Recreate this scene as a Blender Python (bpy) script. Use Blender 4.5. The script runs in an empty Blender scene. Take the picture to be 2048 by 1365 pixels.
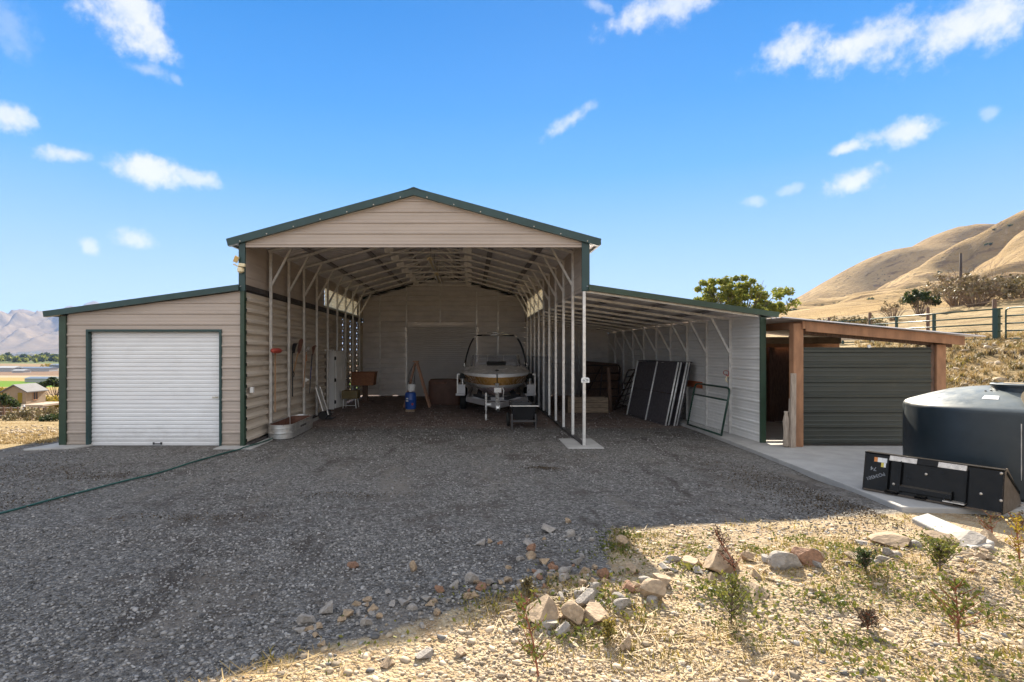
import bpy, math, random
import numpy as np
from mathutils import Vector, Matrix, noise as mnoise
random.seed(7); np.random.seed(7)
R = math.radians
scene = bpy.context.scene
COL = scene.collection

# ------------------------------------------------------------------ camera
CAMH = 2.01
FPX, CX, CY = 1100.0, 941.0, 702.0          # focal length and principal point, in pixels of a 2048 px wide picture
cd = bpy.data.cameras.new('camera'); cam = bpy.data.objects.new('camera', cd); COL.objects.link(cam)
cam.location = (0, 0, CAMH); cam.rotation_euler = (R(90), 0, 0)
cd.sensor_width = 36.0; cd.lens = FPX/2048*36.0
cd.shift_x = (1024-CX)/2048; cd.shift_y = (CY-682.5)/2048
cd.clip_start = 0.05; cd.clip_end = 30000
scene.camera = cam

# ------------------------------------------------------------------ sun, sky, exposure
SUN = Vector((0.25, 1.58, 1.0)).normalized()
sl = bpy.data.lights.new('sun', 'SUN'); so = bpy.data.objects.new('sun', sl); COL.objects.link(so)
sl.energy = 5.0; sl.angle = R(0.5); sl.color = (1.0, 0.89, 0.72)
so.rotation_euler = SUN.to_track_quat('Z', 'Y').to_euler()
so.location = (20, 60, 60)
scene.view_settings.view_transform = 'Standard'; scene.view_settings.look = 'None'
scene.cycles.max_bounces = 16; scene.cycles.diffuse_bounces = 9; scene.cycles.glossy_bounces = 6; scene.cycles.volume_bounces = 0
scene.view_settings.gamma = 1.0; scene.view_settings.exposure = 1.75
SKY_GAIN = 0.31

world = bpy.data.worlds.new("World"); scene.world = world; world.use_nodes = True
nt = world.node_tree; nt.nodes.clear()
class NG:
    """tiny helper to write node graphs"""
    def __init__(s, tree): s.t = tree
    def n(s, kind, **kw):
        nd = s.t.nodes.new(kind)
        for k, v in kw.items(): setattr(nd, k, v)
        return nd
    def put(s, sock, v):
        if hasattr(v, 'is_output') or isinstance(v, bpy.types.NodeSocket): s.t.links.new(v, sock)
        else: sock.default_value = v
    def math(s, op, a, b=0.0, c=None, clamp=False):
        nd = s.n('ShaderNodeMath', operation=op, use_clamp=clamp)
        s.put(nd.inputs[0], a); s.put(nd.inputs[1], b)
        if c is not None: s.put(nd.inputs[2], c)
        return nd.outputs[0]
    def vmath(s, op, a, b=(0, 0, 0)):
        nd = s.n('ShaderNodeVectorMath', operation=op); s.put(nd.inputs[0], a)
        if op == 'SCALE': s.put(nd.inputs['Scale'], b)
        else: s.put(nd.inputs[1], b)
        return nd.outputs['Value'] if op in ('DOT_PRODUCT', 'LENGTH') else nd.outputs[0]
    def mix(s, f, a, b, mode='MIX'):
        nd = s.n('ShaderNodeMixRGB', blend_type=mode)
        s.put(nd.inputs[0], f)
        for i, v in ((1, a), (2, b)):
            if isinstance(v, (tuple, list)) and len(v) == 3: v = (*v, 1)
            s.put(nd.inputs[i], v)
        return nd.outputs[0]
    def ramp(s, f, stops, interp='LINEAR'):
        nd = s.n('ShaderNodeValToRGB'); cr = nd.color_ramp; cr.interpolation = interp
        while len(cr.elements) < len(stops): cr.elements.new(0.5)
        for e, (p, c) in zip(cr.elements, stops):
            e.position = p; e.color = (*c, 1) if len(c) == 3 else c
        s.put(nd.inputs[0], f); return nd.outputs[0]
    def noise(s, vec, scale, detail=4, rough=0.55, out='Fac', dist=0.0):
        nd = s.n('ShaderNodeTexNoise'); nd.inputs['Scale'].default_value = scale
        nd.inputs['Detail'].default_value = detail; nd.inputs['Roughness'].default_value = rough
        nd.inputs['Distortion'].default_value = dist
        if vec is not None: s.put(nd.inputs['Vector'], vec)
        return nd.outputs[out]
    def rng(s, v, a, b, c=0.0, d=1.0, smooth=True):
        nd = s.n('ShaderNodeMapRange', interpolation_type='SMOOTHSTEP' if smooth else 'LINEAR')
        for i, x in enumerate((v, a, b, c, d)): s.put(nd.inputs[i], x)
        return nd.outputs[0]
    def map(s, vec, scale=(1, 1, 1), loc=(0, 0, 0), rot=(0, 0, 0)):
        nd = s.n('ShaderNodeMapping'); s.put(nd.inputs['Vector'], vec)
        nd.inputs['Scale'].default_value = scale; nd.inputs['Location'].default_value = loc
        nd.inputs['Rotation'].default_value = rot
        return nd.outputs[0]

g = NG(nt)
wout = g.n('ShaderNodeOutputWorld')
sky = g.n('ShaderNodeTexSky', sky_type='NISHITA'); sky.sun_disc = False
sky.sun_elevation = math.asin(SUN.z); sky.sun_rotation = math.atan2(SUN.x, SUN.y)
sky.air_density = 1.0; sky.dust_density = 0.3; sky.ozone_density = 2.0; sky.altitude = 1400
bgn = g.n('ShaderNodeBackground'); nt.links.new(sky.outputs[0], bgn.inputs[0]); bgn.inputs[1].default_value = 0.05
dirv = g.n('ShaderNodeTexCoord').outputs['Generated']
sep = g.n('ShaderNodeSeparateXYZ'); g.put(sep.inputs[0], dirv)
dx, dy, dz = sep.outputs
clear = g.ramp(dz, [(0.0, (.74, .85, .97)), (.05, (.64, .80, .98)), (.19, (.34, .62, 1.0)), (.30, (.13, .47, 1.0)),
                    (.40, (.055, .365, .94)), (.52, (.018, .275, .82)), (.75, (.03, .22, .66)), (1.0, (.03, .19, .58))])
# clouds: each a soft blob at its own bearing, its edge broken by noise
wob = g.noise(dirv, 9, 5, .6, 'Color')
wob = g.vmath('SCALE', g.vmath('SUBTRACT', wob, (.5, .5, .5)), .045)
wv = g.vmath('ADD', dirv, wob)
edge = g.noise(dirv, 17, 8, .62)
fine = g.noise(dirv, 60, 6, .65)
ragged = g.math('ADD', g.math('MULTIPLY', g.math('SUBTRACT', edge, .47), 2.3), g.math('MULTIPLY', g.math('SUBTRACT', fine, .5), 1.1))
def bearing(px, py): return Vector(((px-CX)/FPX, 1.0, (CY-py)/FPX)).normalized()
CL = [(250, 20, 100, 70, 25, 1.0), (300, 75, 60, 34, 30, 1.0), (285, 138, 48, 17, 5, .45), (18, 237, 55, 30, 0, .95), (138, 317, 48, 17, -10, .9),
      (305, 343, 66, 32, 0, 1.0), (375, 352, 55, 18, 12, .8), (180, 487, 23, 14, 0, .85), (268, 478, 44, 18, 0, .95),
      (1140, 243, 64, 15, -27, .75), (1350, 8, 130, 38, -5, .9), (1590, 98, 95, 42, -20, 1.0), (1740, 82, 130, 50, -5, 1.0),
      (1930, 45, 150, 66, -5, 1.0), (1800, 270, 78, 26, 6, 1.0), (1693, 295, 29, 14, 0, .95), (1705, 362, 66, 25, 0, 1.0),
      (1590, 378, 30, 11, -8, .45), (1502, 408, 24, 12, 0, .5), (1980, 228, 25, 11, -15, .4), (1205, 14, 34, 12, 25, .45),
      (20, 50, 70, 60, 0, .28), (345, 158, 14, 12, 0, .35)]
cloud = None
for (px, py, hw, hh, rot, st) in CL:
    c = bearing(px, py); a = R(rot)
    t1 = bearing(px+hw*math.cos(a), py+hw*math.sin(a)) - c
    t2 = bearing(px+hh*math.sin(a), py-hh*math.cos(a)) - c
    t1 = t1/t1.length_squared; t2 = t2/t2.length_squared
    dl = g.vmath('SUBTRACT', wv, tuple(c))
    cx = g.n('ShaderNodeCombineXYZ')
    g.put(cx.inputs[0], g.vmath('DOT_PRODUCT', dl, tuple(t1))); g.put(cx.inputs[1], g.vmath('DOT_PRODUCT', dl, tuple(t2)))
    r0 = g.vmath('LENGTH', cx.outputs[0])
    r = g.math('ADD', g.math('SUBTRACT', 1.0, r0), ragged)
    m = g.math('MULTIPLY', g.rng(r, -.20, .92, 0.0, st), g.rng(r0, 1.75, 1.15))
    cloud = m if cloud is None else g.math('MAXIMUM', cloud, m)
# unseen bank of white cloud behind the photographer and overhead, added to lighten shade
bank = g.math('MAXIMUM', g.rng(dy, .25, -.15), g.rng(dz, .62, .8))
bn = g.rng(g.noise(dirv, 3.2, 6, .6), .28, .46)
bank = g.math('MULTIPLY', g.math('MULTIPLY', bank, bn), g.rng(dz, .06, .2))
cloud = g.math('MAXIMUM', cloud, bank)
front_only = g.rng(dz, -.02, .0)
cloud = g.math('MULTIPLY', cloud, front_only)
ctint = g.mix(g.rng(edge, .3, .7), (.80, .86, .96), (1.0, 1.0, 1.0))
ctint = g.mix(g.rng(dy, .2, -.2), ctint, g.mix(g.rng(edge, .3, .7), (1.25, 1.27, 1.32), (1.55, 1.53, 1.50)))   # unseen clouds behind the camera brightened to lift the barn interior
skycol = g.mix(cloud, clear, ctint)
bgs = g.n('ShaderNodeBackground'); nt.links.new(skycol, bgs.inputs[0]); bgs.inputs[1].default_value = SKY_GAIN
mx = g.n('ShaderNodeMixShader'); mx.inputs[0].default_value = .92
nt.links.new(bgn.outputs[0], mx.inputs[1]); nt.links.new(bgs.outputs[0], mx.inputs[2])
nt.links.new(mx.outputs[0], wout.inputs[0])

# ------------------------------------------------------------------ materials
MATS = {}
def newmat(name):
    m = bpy.data.materials.new(name); m.use_nodes = True
    t = m.node_tree; t.nodes.clear(); G_ = NG(t)
    o = G_.n('ShaderNodeOutputMaterial'); b = G_.n('ShaderNodeBsdfPrincipled')
    t.links.new(b.outputs[0], o.inputs[0]); MATS[name] = m
    return m, G_, b, o
def mat(name, col, rough=.6, metal=0.0, var=.12, vscale=2.5, stretch=(1, 1, 1), col2=None, bump=0.0, bscale=40, spec=.5, dirt=0.0,
        dirtcol=(.16, .12, .09), island=0.0, splash=0.0, pale_coat=None):
    m, G_, b, o = newmat(name)
    tc = G_.n('ShaderNodeTexCoord').outputs['Object']
    v = G_.map(tc, stretch)
    f = G_.noise(v, vscale, 6, .6)
    f = G_.rng(f, .3, .7)
    lo = tuple(c*(1-var) for c in col); hi = col2 or tuple(min(1, c*(1+var)) for c in col)
    c = G_.mix(f, lo, hi)
    if island:
        ri = G_.n('ShaderNodeNewGeometry').outputs['Random Per Island']
        k = G_.rng(ri, 0, 1, 1-island, 1+island, smooth=False)
        cc = G_.n('ShaderNodeCombineXYZ')
        for i in range(3): G_.put(cc.inputs[i], k)
        c = G_.mix(1.0, c, cc.outputs[0], 'MULTIPLY')
    if dirt:
        df = G_.rng(G_.noise(tc, 1.7, 8, .7), .5, .75, 0, dirt)
        c = G_.mix(df, c, dirtcol)
    if pale_coat:        # pale coat on up-facing surfaces: dusty bucket, painted sun sheen on tank dome
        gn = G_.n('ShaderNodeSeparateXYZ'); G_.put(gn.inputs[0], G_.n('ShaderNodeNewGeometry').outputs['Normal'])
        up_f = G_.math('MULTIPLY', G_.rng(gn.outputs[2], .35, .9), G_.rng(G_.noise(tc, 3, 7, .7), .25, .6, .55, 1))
        c = G_.mix(up_f, c, pale_coat)
    if splash:      # mud thrown up on the lowest half metre, with ragged upper edge
        sz = G_.n('ShaderNodeSeparateXYZ'); G_.put(sz.inputs[0], tc)
        hgt = G_.math('ADD', sz.outputs[2], G_.math('MULTIPLY', G_.noise(tc, 5, 7, .7), -.7))
        c = G_.mix(G_.rng(hgt, .12, -.35, 0, splash), c, (.22, .18, .14))
    G_.put(b.inputs['Base Color'], c)
    b.inputs['Roughness'].default_value = rough; b.inputs['Metallic'].default_value = metal
    b.inputs['Specular IOR Level'].default_value = spec
    if metal or rough < .6:
        G_.put(b.inputs['Roughness'], G_.rng(G_.noise(v, vscale*3, 4), .3, .7, max(.05, rough-.1), min(1, rough+.12), smooth=False))
    if bump:
        bp = G_.n('ShaderNodeBump'); bp.inputs['Strength'].default_value = bump; bp.inputs['Distance'].default_value = .02
        G_.put(bp.inputs['Height'], G_.noise(v, bscale, 5)); G_.t.links.new(bp.outputs[0], b.inputs['Normal'])
    return m

mat('siding', (.43, .36, .31), .45, var=.07, vscale=1.2, stretch=(.4, .4, 3), dirt=.3, dirtcol=(.30, .24, .19), splash=.55)
mat('siding_inside', (.55, .48, .40), .5, var=.10, vscale=1.4, stretch=(.4, .4, 3), dirt=.35, dirtcol=(.17, .13, .10))
mat('liner', (.70, .685, .665), .5, var=.06, vscale=1.5, stretch=(.5, .5, 2.5), dirt=.2, dirtcol=(.35, .32, .28))
mat('rear_liner', (.68, .64, .61), .55, var=.08, vscale=1.5, stretch=(1, 1, 2.5), dirt=.2)
mat('roof_under', (.68, .645, .645), .5, .25, var=.08, vscale=2)
mat('roof_top', (.45, .40, .35), .45, var=.06, dirt=.3)
mat('green_trim', (.018, .050, .049), .38, var=.12, vscale=4)
mat('green_post_trim', (.023, .049, .029), .4, var=.15, vscale=4)
mat('white_door', (.77, .77, .78), .42, var=.03, vscale=2, stretch=(1, 1, 4), dirt=.08, splash=.25)
mat('door_grey', (.58, .55, .535), .5, var=.05, vscale=2)
mat('galv', (.66, .64, .61), .42, .55, var=.14, vscale=9, dirt=.12)
mat('galv_light', (.80, .79, .77), .4, .25, var=.14, vscale=14)
mat('pole_wood', (.045, .032, .025), .9, var=.3)
mat('galv_bright', (.72, .71, .69), .3, .7, var=.12, vscale=9)
mat('galv_tank', (.62, .62, .61), .36, .75, var=.16, vscale=6, dirt=.12, dirtcol=(.3, .26, .22))
mat('dark_steel', (.06, .055, .055), .55, .3, var=.2)
mat('purlin', (.24, .22, .225), .55, .2, var=.15)
mat('concrete', (.36, .35, .335), .85, var=.10, vscale=3, bump=.25, bscale=60, dirt=.35, dirtcol=(.27, .25, .23))
mat('timber', (.33, .165, .085), .7, var=.22, vscale=2.2, stretch=(3, 1, 1), bump=.08, bscale=12, dirt=.3, dirtcol=(.12, .06, .035))
mat('timber_weathered', (.36, .29, .23), .8, var=.25, vscale=6, stretch=(8, 8, .8), bump=.2)
mat('timber_dark', (.13, .075, .05), .8, var=.35, vscale=6, stretch=(6, 6, 1), bump=.3)
mat('plank', (.26, .19, .13), .8, var=.3, vscale=5, stretch=(1, 6, 8), bump=.3)
mat('green_panel', (.034, .039, .033), .42, var=.12, vscale=1.6, stretch=(.4, 1, 2.5), dirt=.35, dirtcol=(.085, .075, .05))
mat('tank_poly', (.012, .020, .025), .40, var=.14, vscale=2.5, dirt=.35, dirtcol=(.045, .047, .046), spec=.5, pale_coat=(.16, .18, .18))  # up-facing coat paints the dome's sun glare into the colour
mat('black_paint', (.003, .003, .0035), .16, var=.2, vscale=3, dirt=.05, dirtcol=(.02, .018, .016), spec=.2, pale_coat=(.06, .052, .044))
mat('brown_black', (.10, .075, .055), .5, var=.15, vscale=5)  # brownish black of the bucket's sides, floor and bottom lip
mat('worn_lit_edge', (.55, .50, .44), .35, .6, var=.2, vscale=20)  # bare worn metal; also paints the sun on the bucket's upper flanges
mat('white_paint', (.80, .79, .77), .45, var=.04)
mat('cream_plastic', (.72, .62, .40), .4, var=.06)
mat('amber_glass', (.50, .30, .06), .12, var=.1)
mat('blue_plastic', (.018, .075, .33), .35, var=.12, dirt=.12)
mat('red_plastic', (.38, .06, .04), .5, var=.15)
mat('black_plastic', (.015, .015, .017), .45, var=.2)
mat('rubber', (.02, .02, .02), .8, var=.3)
mat('brown_shell', (.13, .065, .045), .6, var=.18, vscale=3, bump=.1, bscale=8)
mat('oak', (.28, .115, .05), .6, var=.25, vscale=5, stretch=(2, 2, 8))
mat('olive', (.19, .145, .06), .6, var=.2)
mat('orange_board', (.42, .11, .04), .65, var=.2, stretch=(1, 2, 8))
mat('orange_rail', (.34, .18, .11), .55, var=.15)
mat('handle_wood', (.34, .19, .09), .7, var=.25, stretch=(8, 8, 1), vscale=5)
mat('handle_blue', (.03, .04, .16), .5, var=.1)
mat('rust', (.16, .075, .05), .75, var=.35, vscale=12)
mat('brown_door', (.13, .06, .045), .55, var=.15)
mat('gel_white', (.82, .81, .80), .18, var=.03)
mat('gel_gold', (.42, .235, .075), .25, .05, var=.06)
mat('gel_silver', (.66, .53, .53), .3, .15, var=.06)
mat('trailer_silver', (.44, .43, .44), .35, .45, var=.1)
mat('chrome', (.85, .84, .82), .12, 1.0, var=.03)
mat('carpet', (.03, .03, .035), .95, var=.2)
mat('hose_green', (.02, .085, .072), .4, var=.15)
mat('dark_mesh', (.085, .077, .085), .6, .2, var=.25, vscale=14)
mat('gate_green', (.018, .050, .034), .4, var=.15)
mat('gate_brown', (.05, .035, .03), .6, .2, var=.3)
mat('sheet_grey', (.27, .28, .31), .5, .3, var=.15, vscale=2)
mat('webbing', (.40, .31, .19), .8, var=.15)
mat('sticker_white', (.80, .80, .78), .5, var=.03)
mat('sticker_orange', (.60, .22, .06), .5, var=.1)
mat('sticker_yellow', (.62, .50, .08), .5, var=.05)
mat('chalk', (.24, .25, .27), .8, var=.3, vscale=60)
mat('ink', (.02, .02, .02), .6, var=.05)
mat('playhouse_wall', (.26, .19, .125), .7, var=.08)
mat('playhouse_roof', (.13, .13, .14), .8, var=.1)
mat('ladder_yellow', (.38, .23, .07), .6, var=.1)
mat('far_white', (.36, .36, .36), .5, var=.04)
mat('far_bluegrey', (.12, .15, .20), .5, var=.06)
mat('far_red', (.30, .10, .07), .6, var=.08)
mat('bark', (.11, .08, .06), .9, var=.3, vscale=8, bump=.4)
mat('twig', (.24, .17, .12), .9, var=.3, vscale=6)
mat('rock_tan', (.33, .24, .155), .85, var=.3, vscale=5, bump=.5, bscale=9, dirt=.35, dirtcol=(.30, .19, .11))
mat('rock_grey', (.29, .26, .23), .85, var=.22, vscale=7, bump=.5, bscale=14)
mat('rock_rust', (.25, .135, .08), .85, var=.25, vscale=7, bump=.5, bscale=14)
mat('gravel_stone', (.20, .189, .178), .8, var=.22, vscale=9, island=.75)
mat('gravel_warm', (.36, .285, .20), .85, var=.22, vscale=9, island=.45)  # warm soil stones; also the paler copy of yard gravel in sun

def leafmat(name, c1, c2, trans=.35, island=.35):
    m, G_, b, o = newmat(name)
    geo = G_.n('ShaderNodeNewGeometry')
    ri = geo.outputs['Random Per Island']
    tc = G_.n('ShaderNodeTexCoord').outputs['Object']
    f = G_.math('ADD', G_.math('MULTIPLY', ri, .6), G_.math('MULTIPLY', G_.noise(tc, .8, 3), .4))
    c = G_.mix(G_.rng(f, .2, .8), c1, c2)
    G_.put(b.inputs['Base Color'], c); b.inputs['Roughness'].default_value = .6; b.inputs['Specular IOR Level'].default_value = .3
    tr = G_.n('ShaderNodeBsdfTranslucent'); G_.put(tr.inputs[0], c)
    ms = G_.n('ShaderNodeMixShader'); ms.inputs[0].default_value = trans
    m.node_tree.links.new(b.outputs[0], ms.inputs[1]); m.node_tree.links.new(tr.outputs[0], ms.inputs[2])
    m.node_tree.links.new(ms.outputs[0], o.inputs[0])
    return m
leafmat('leaf_tree', (.10, .14, .03), (.34, .33, .055), .45)
leafmat('leaf_dark', (.025, .045, .018), (.06, .08, .02))
leafmat('leaf_yellow', (.26, .19, .02), (.36, .27, .035))
leafmat('leaf_olive', (.09, .075, .03), (.17, .135, .06), .25)
leafmat('leaf_sage', (.11, .085, .045), (.22, .17, .09), .2)
leafmat('leaf_weed', (.08, .105, .02), (.20, .19, .04))
leafmat('leaf_cover', (.17, .15, .03), (.36, .27, .065))
leafmat('straw', (.28, .19, .075), (.46, .34, .16), .25)
leafmat('dead_leaf', (.045, .034, .024), (.12, .085, .05), .2)
mat('weed_stem', (.26, .09, .05), .7, var=.2)
leafmat('panel_light', (.62, .55, .36), (.68, .60, .40), .6)

def glassmat():
    m, G_, b, o = newmat('tinted_glass')
    b.inputs['Base Color'].default_value = (.75, .75, .78, 1); b.inputs['Roughness'].default_value = .03
    b.inputs['Transmission Weight'].default_value = .9; b.inputs['IOR'].default_value = 1.1
glassmat()

# ------------------------------------------------------------------ builders
def sm(a, b, x):
    t = np.clip((x-a)/(b-a), 0, 1); return t*t*(3-2*t)

class MB:
    """collects simple solids and links them as ONE mesh object"""
    def __init__(s): s.v = []; s.f = []; s.mi = []; s.cur = 0
    def add(s, vs, fs, mi=None):
        o = len(s.v); s.v += [tuple(v) for v in vs]
        s.f += [tuple(i+o for i in f) for f in fs]; s.mi += [s.cur if mi is None else mi]*len(fs)
        return s
    def box(s, x0, x1, y0, y1, z0, z1, mi=None):
        vs = [(x, y, z) for z in (z0, z1) for y in (y0, y1) for x in (x0, x1)]
        return s.add(vs, [(0, 2, 3, 1), (4, 5, 7, 6), (0, 1, 5, 4), (2, 6, 7, 3), (0, 4, 6, 2), (1, 3, 7, 5)], mi)
    def bar(s, p, q, w, h=None, up=(0, 0, 1), mi=None, w2=None):
        """square bar from p to q: w across, h along up"""
        h = w if h is None else h
        p, q = Vector(p), Vector(q); d = (q-p).normalized(); u = Vector(up)
        if abs(d.dot(u)) > .98: u = Vector((0, 1, 0)) if abs(d.y) < .9 else Vector((1, 0, 0))
        a = d.cross(u).normalized(); u = a.cross(d).normalized()
        k = 1 if w2 is None else w2/w
        vs = [c+a*(sx*w/2*f)+u*(sy*h/2*f) for c, f in ((p, 1), (q, k)) for sx, sy in ((-1, -1), (1, -1), (1, 1), (-1, 1))]
        return s.add(vs, [(0, 3, 2, 1), (4, 5, 6, 7), (0, 1, 5, 4), (1, 2, 6, 5), (2, 3, 7, 6), (3, 0, 4, 7)], mi)
    def tube(s, pts, r, n=8, mi=None, caps=True):
        pts = [Vector(p) for p in pts]; rs = r if isinstance(r, (list, tuple)) else [r]*len(pts)
        vs = []; fs = []; prev = None
        for i, p in enumerate(pts):
            d = (pts[min(i+1, len(pts)-1)]-pts[max(i-1, 0)]).normalized()
            if prev is None:
                a = d.cross(Vector((0, 0, 1)))
                if a.length < .05: a = d.cross(Vector((0, 1, 0)))
            else: a = prev - d*prev.dot(d)
            a.normalize(); b = d.cross(a); prev = a
            for k in range(n):
                t = 2*math.pi*k/n; vs.append(p+(a*math.cos(t)+b*math.sin(t))*rs[i])
        for i in range(len(pts)-1):
            for k in range(n):
                k2 = (k+1) % n; fs.append((i*n+k, i*n+k2, (i+1)*n+k2, (i+1)*n+k))
        if caps: fs += [tuple(range(n-1, -1, -1)), tuple((len(pts)-1)*n+k for k in range(n))]
        return s.add(vs, fs, mi)
    def lathe(s, prof, n=32, c=(0, 0, 0), mi=None, axis='z', a0=0.0):
        vs = []; fs = []
        for (r, z) in prof:
            for k in range(n):
                t = 2*math.pi*k/n+a0; x, y = r*math.cos(t), r*math.sin(t)
                vs.append((c[0]+x, c[1]+y, c[2]+z) if axis == 'z' else ((c[0]+z, c[1]+x, c[2]+y) if axis == 'x' else (c[0]+x, c[1]+z, c[2]+y)))
        for i in range(len(prof)-1):
            for k in range(n):
                k2 = (k+1) % n; fs.append((i*n+k, i*n+k2, (i+1)*n+k2, (i+1)*n+k))
        if prof[0][0] > 1e-4: fs.append(tuple(range(n-1, -1, -1)))
        if prof[-1][0] > 1e-4: fs.append(tuple((len(prof)-1)*n+k for k in range(n)))
        return s.add(vs, fs, mi)
    def prism(s, poly, ext, mi=None):
        """closed polygon (3-D points) pushed along ext"""
        n = len(poly); e = Vector(ext); vs = [Vector(p) for p in poly]; vs += [p+e for p in vs]
        fs = [tuple(range(n-1, -1, -1)), tuple(range(n, 2*n))]+[(i, (i+1) % n, n+(i+1) % n, n+i) for i in range(n)]
        return s.add(vs, fs, mi)
    def loft(s, rings, mi=None, closed=False, caps=False):
        n = len(rings[0]); vs = [p for r in rings for p in r]; fs = []
        for i in range(len(rings)-1):
            for k in range(n if closed else n-1):
                k2 = (k+1) % n; fs.append((i*n+k, i*n+k2, (i+1)*n+k2, (i+1)*n+k))
        if caps: fs += [tuple(range(n-1, -1, -1)), tuple((len(rings)-1)*n+k for k in range(n))]
        return s.add(vs, fs, mi)
    def ribbed(s, O, A, B, N, b0, b1, alo, ahi, pitch=.2286, rib=.020, top=.030, foot=.016, phase=.1, minor=.0):
        """profiled steel sheet: ribs run along A, repeat along B, stand out along N; alo/ahi give its ends as functions of b"""
        O, A, B, N = map(Vector, (O, A, B, N)); prof = [(b0, 0.0)]
        k = math.floor((b0-phase)/pitch)
        while phase+k*pitch < b1+pitch:
            c = phase+k*pitch
            for off, h in ((-top/2-foot, 0), (-top/2, rib), (top/2, rib), (top/2+foot, 0)):
                if b0 < c+off < b1: prof.append((c+off, h))
            if minor:
                for q in (.33, .67):
                    m_ = c+pitch*q
                    for off, h in ((-.02, 0), (-.008, minor), (.008, minor), (.02, 0)):
                        if b0 < m_+off < b1: prof.append((m_+off, h))
            k += 1
        prof.append((b1, 0.0)); prof.sort()
        vs = []
        for b, h in prof:
            l, r = alo(b), ahi(b)
            if r < l: l = r = (l+r)/2
            vs += [O+A*l+B*b+N*h, O+A*r+B*b+N*h]
        return s.add(vs, [(2*i, 2*i+1, 2*i+3, 2*i+2) for i in range(len(prof)-1)])
    def build(s, name, mats, parent=None, smooth=False, bevel=0.0, seg=2, off=None, auto=None):
        me = bpy.data.meshes.new(name)
        vs = s.v if off is None else [(x-off[0], y-off[1], z-off[2]) for x, y, z in s.v]
        me.from_pydata(vs, [], s.f)
        for m in ([mats] if isinstance(mats, str) else mats): me.materials.append(MATS[m])
        me.polygons.foreach_set('material_index', s.mi)
        if smooth:
            me.polygons.foreach_set('use_smooth', [True]*len(me.polygons))
            if auto:
                try: me.set_sharp_from_angle(angle=R(auto))
                except Exception: pass
        me.update()
        o = bpy.data.objects.new(name, me); COL.objects.link(o)
        if parent is not None: o.parent = parent
        if bevel:
            b = o.modifiers.new('edge', 'BEVEL'); b.width = bevel; b.segments = seg; b.limit_method = 'ANGLE'; b.angle_limit = R(40)
        return o

def tag(o, label=None, cat=None, group=None, kind=None):
    if label: o['label'] = label
    if cat: o['category'] = cat
    if group: o['group'] = group
    if kind: o['kind'] = kind
    return o
def thing(name, label, cat, loc=(0, 0, 0), rz=0.0, group=None):
    e = bpy.data.objects.new(name, None); COL.objects.link(e)
    e.location = loc; e.rotation_euler = (0, 0, rz); e.empty_display_size = .2
    return tag(e, label, cat, group)
KIDS = lambda o: [c for c in bpy.data.objects if c.parent == o]
def copy_tree(o, parent=None):
    c = o.copy(); COL.objects.link(c); c.parent = parent
    for ch in KIDS(o): copy_tree(ch, c)
    return c
def np_mesh(name, V, F, mats, smooth=False, mi=None, parent=None):
    V = np.asarray(V, dtype=np.float32); F = np.asarray(F, dtype=np.int32); k = F.shape[1]
    me = bpy.data.meshes.new(name)
    me.vertices.add(len(V)); me.vertices.foreach_set('co', V.ravel())
    me.loops.add(F.size); me.loops.foreach_set('vertex_index', F.ravel())
    me.polygons.add(len(F)); me.polygons.foreach_set('loop_start', np.arange(0, F.size, k, dtype=np.int32))
    me.polygons.foreach_set('loop_total', np.full(len(F), k, dtype=np.int32))
    for m in ([mats] if isinstance(mats, str) else mats): me.materials.append(MATS[m])
    if mi is not None: me.polygons.foreach_set('material_index', np.asarray(mi, dtype=np.int32))
    if smooth: me.polygons.foreach_set('use_smooth', np.ones(len(F), dtype=bool))
    me.update(calc_edges=True); me.validate()
    o = bpy.data.objects.new(name, me); COL.objects.link(o)
    if parent is not None: o.parent = parent
    return o

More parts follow.
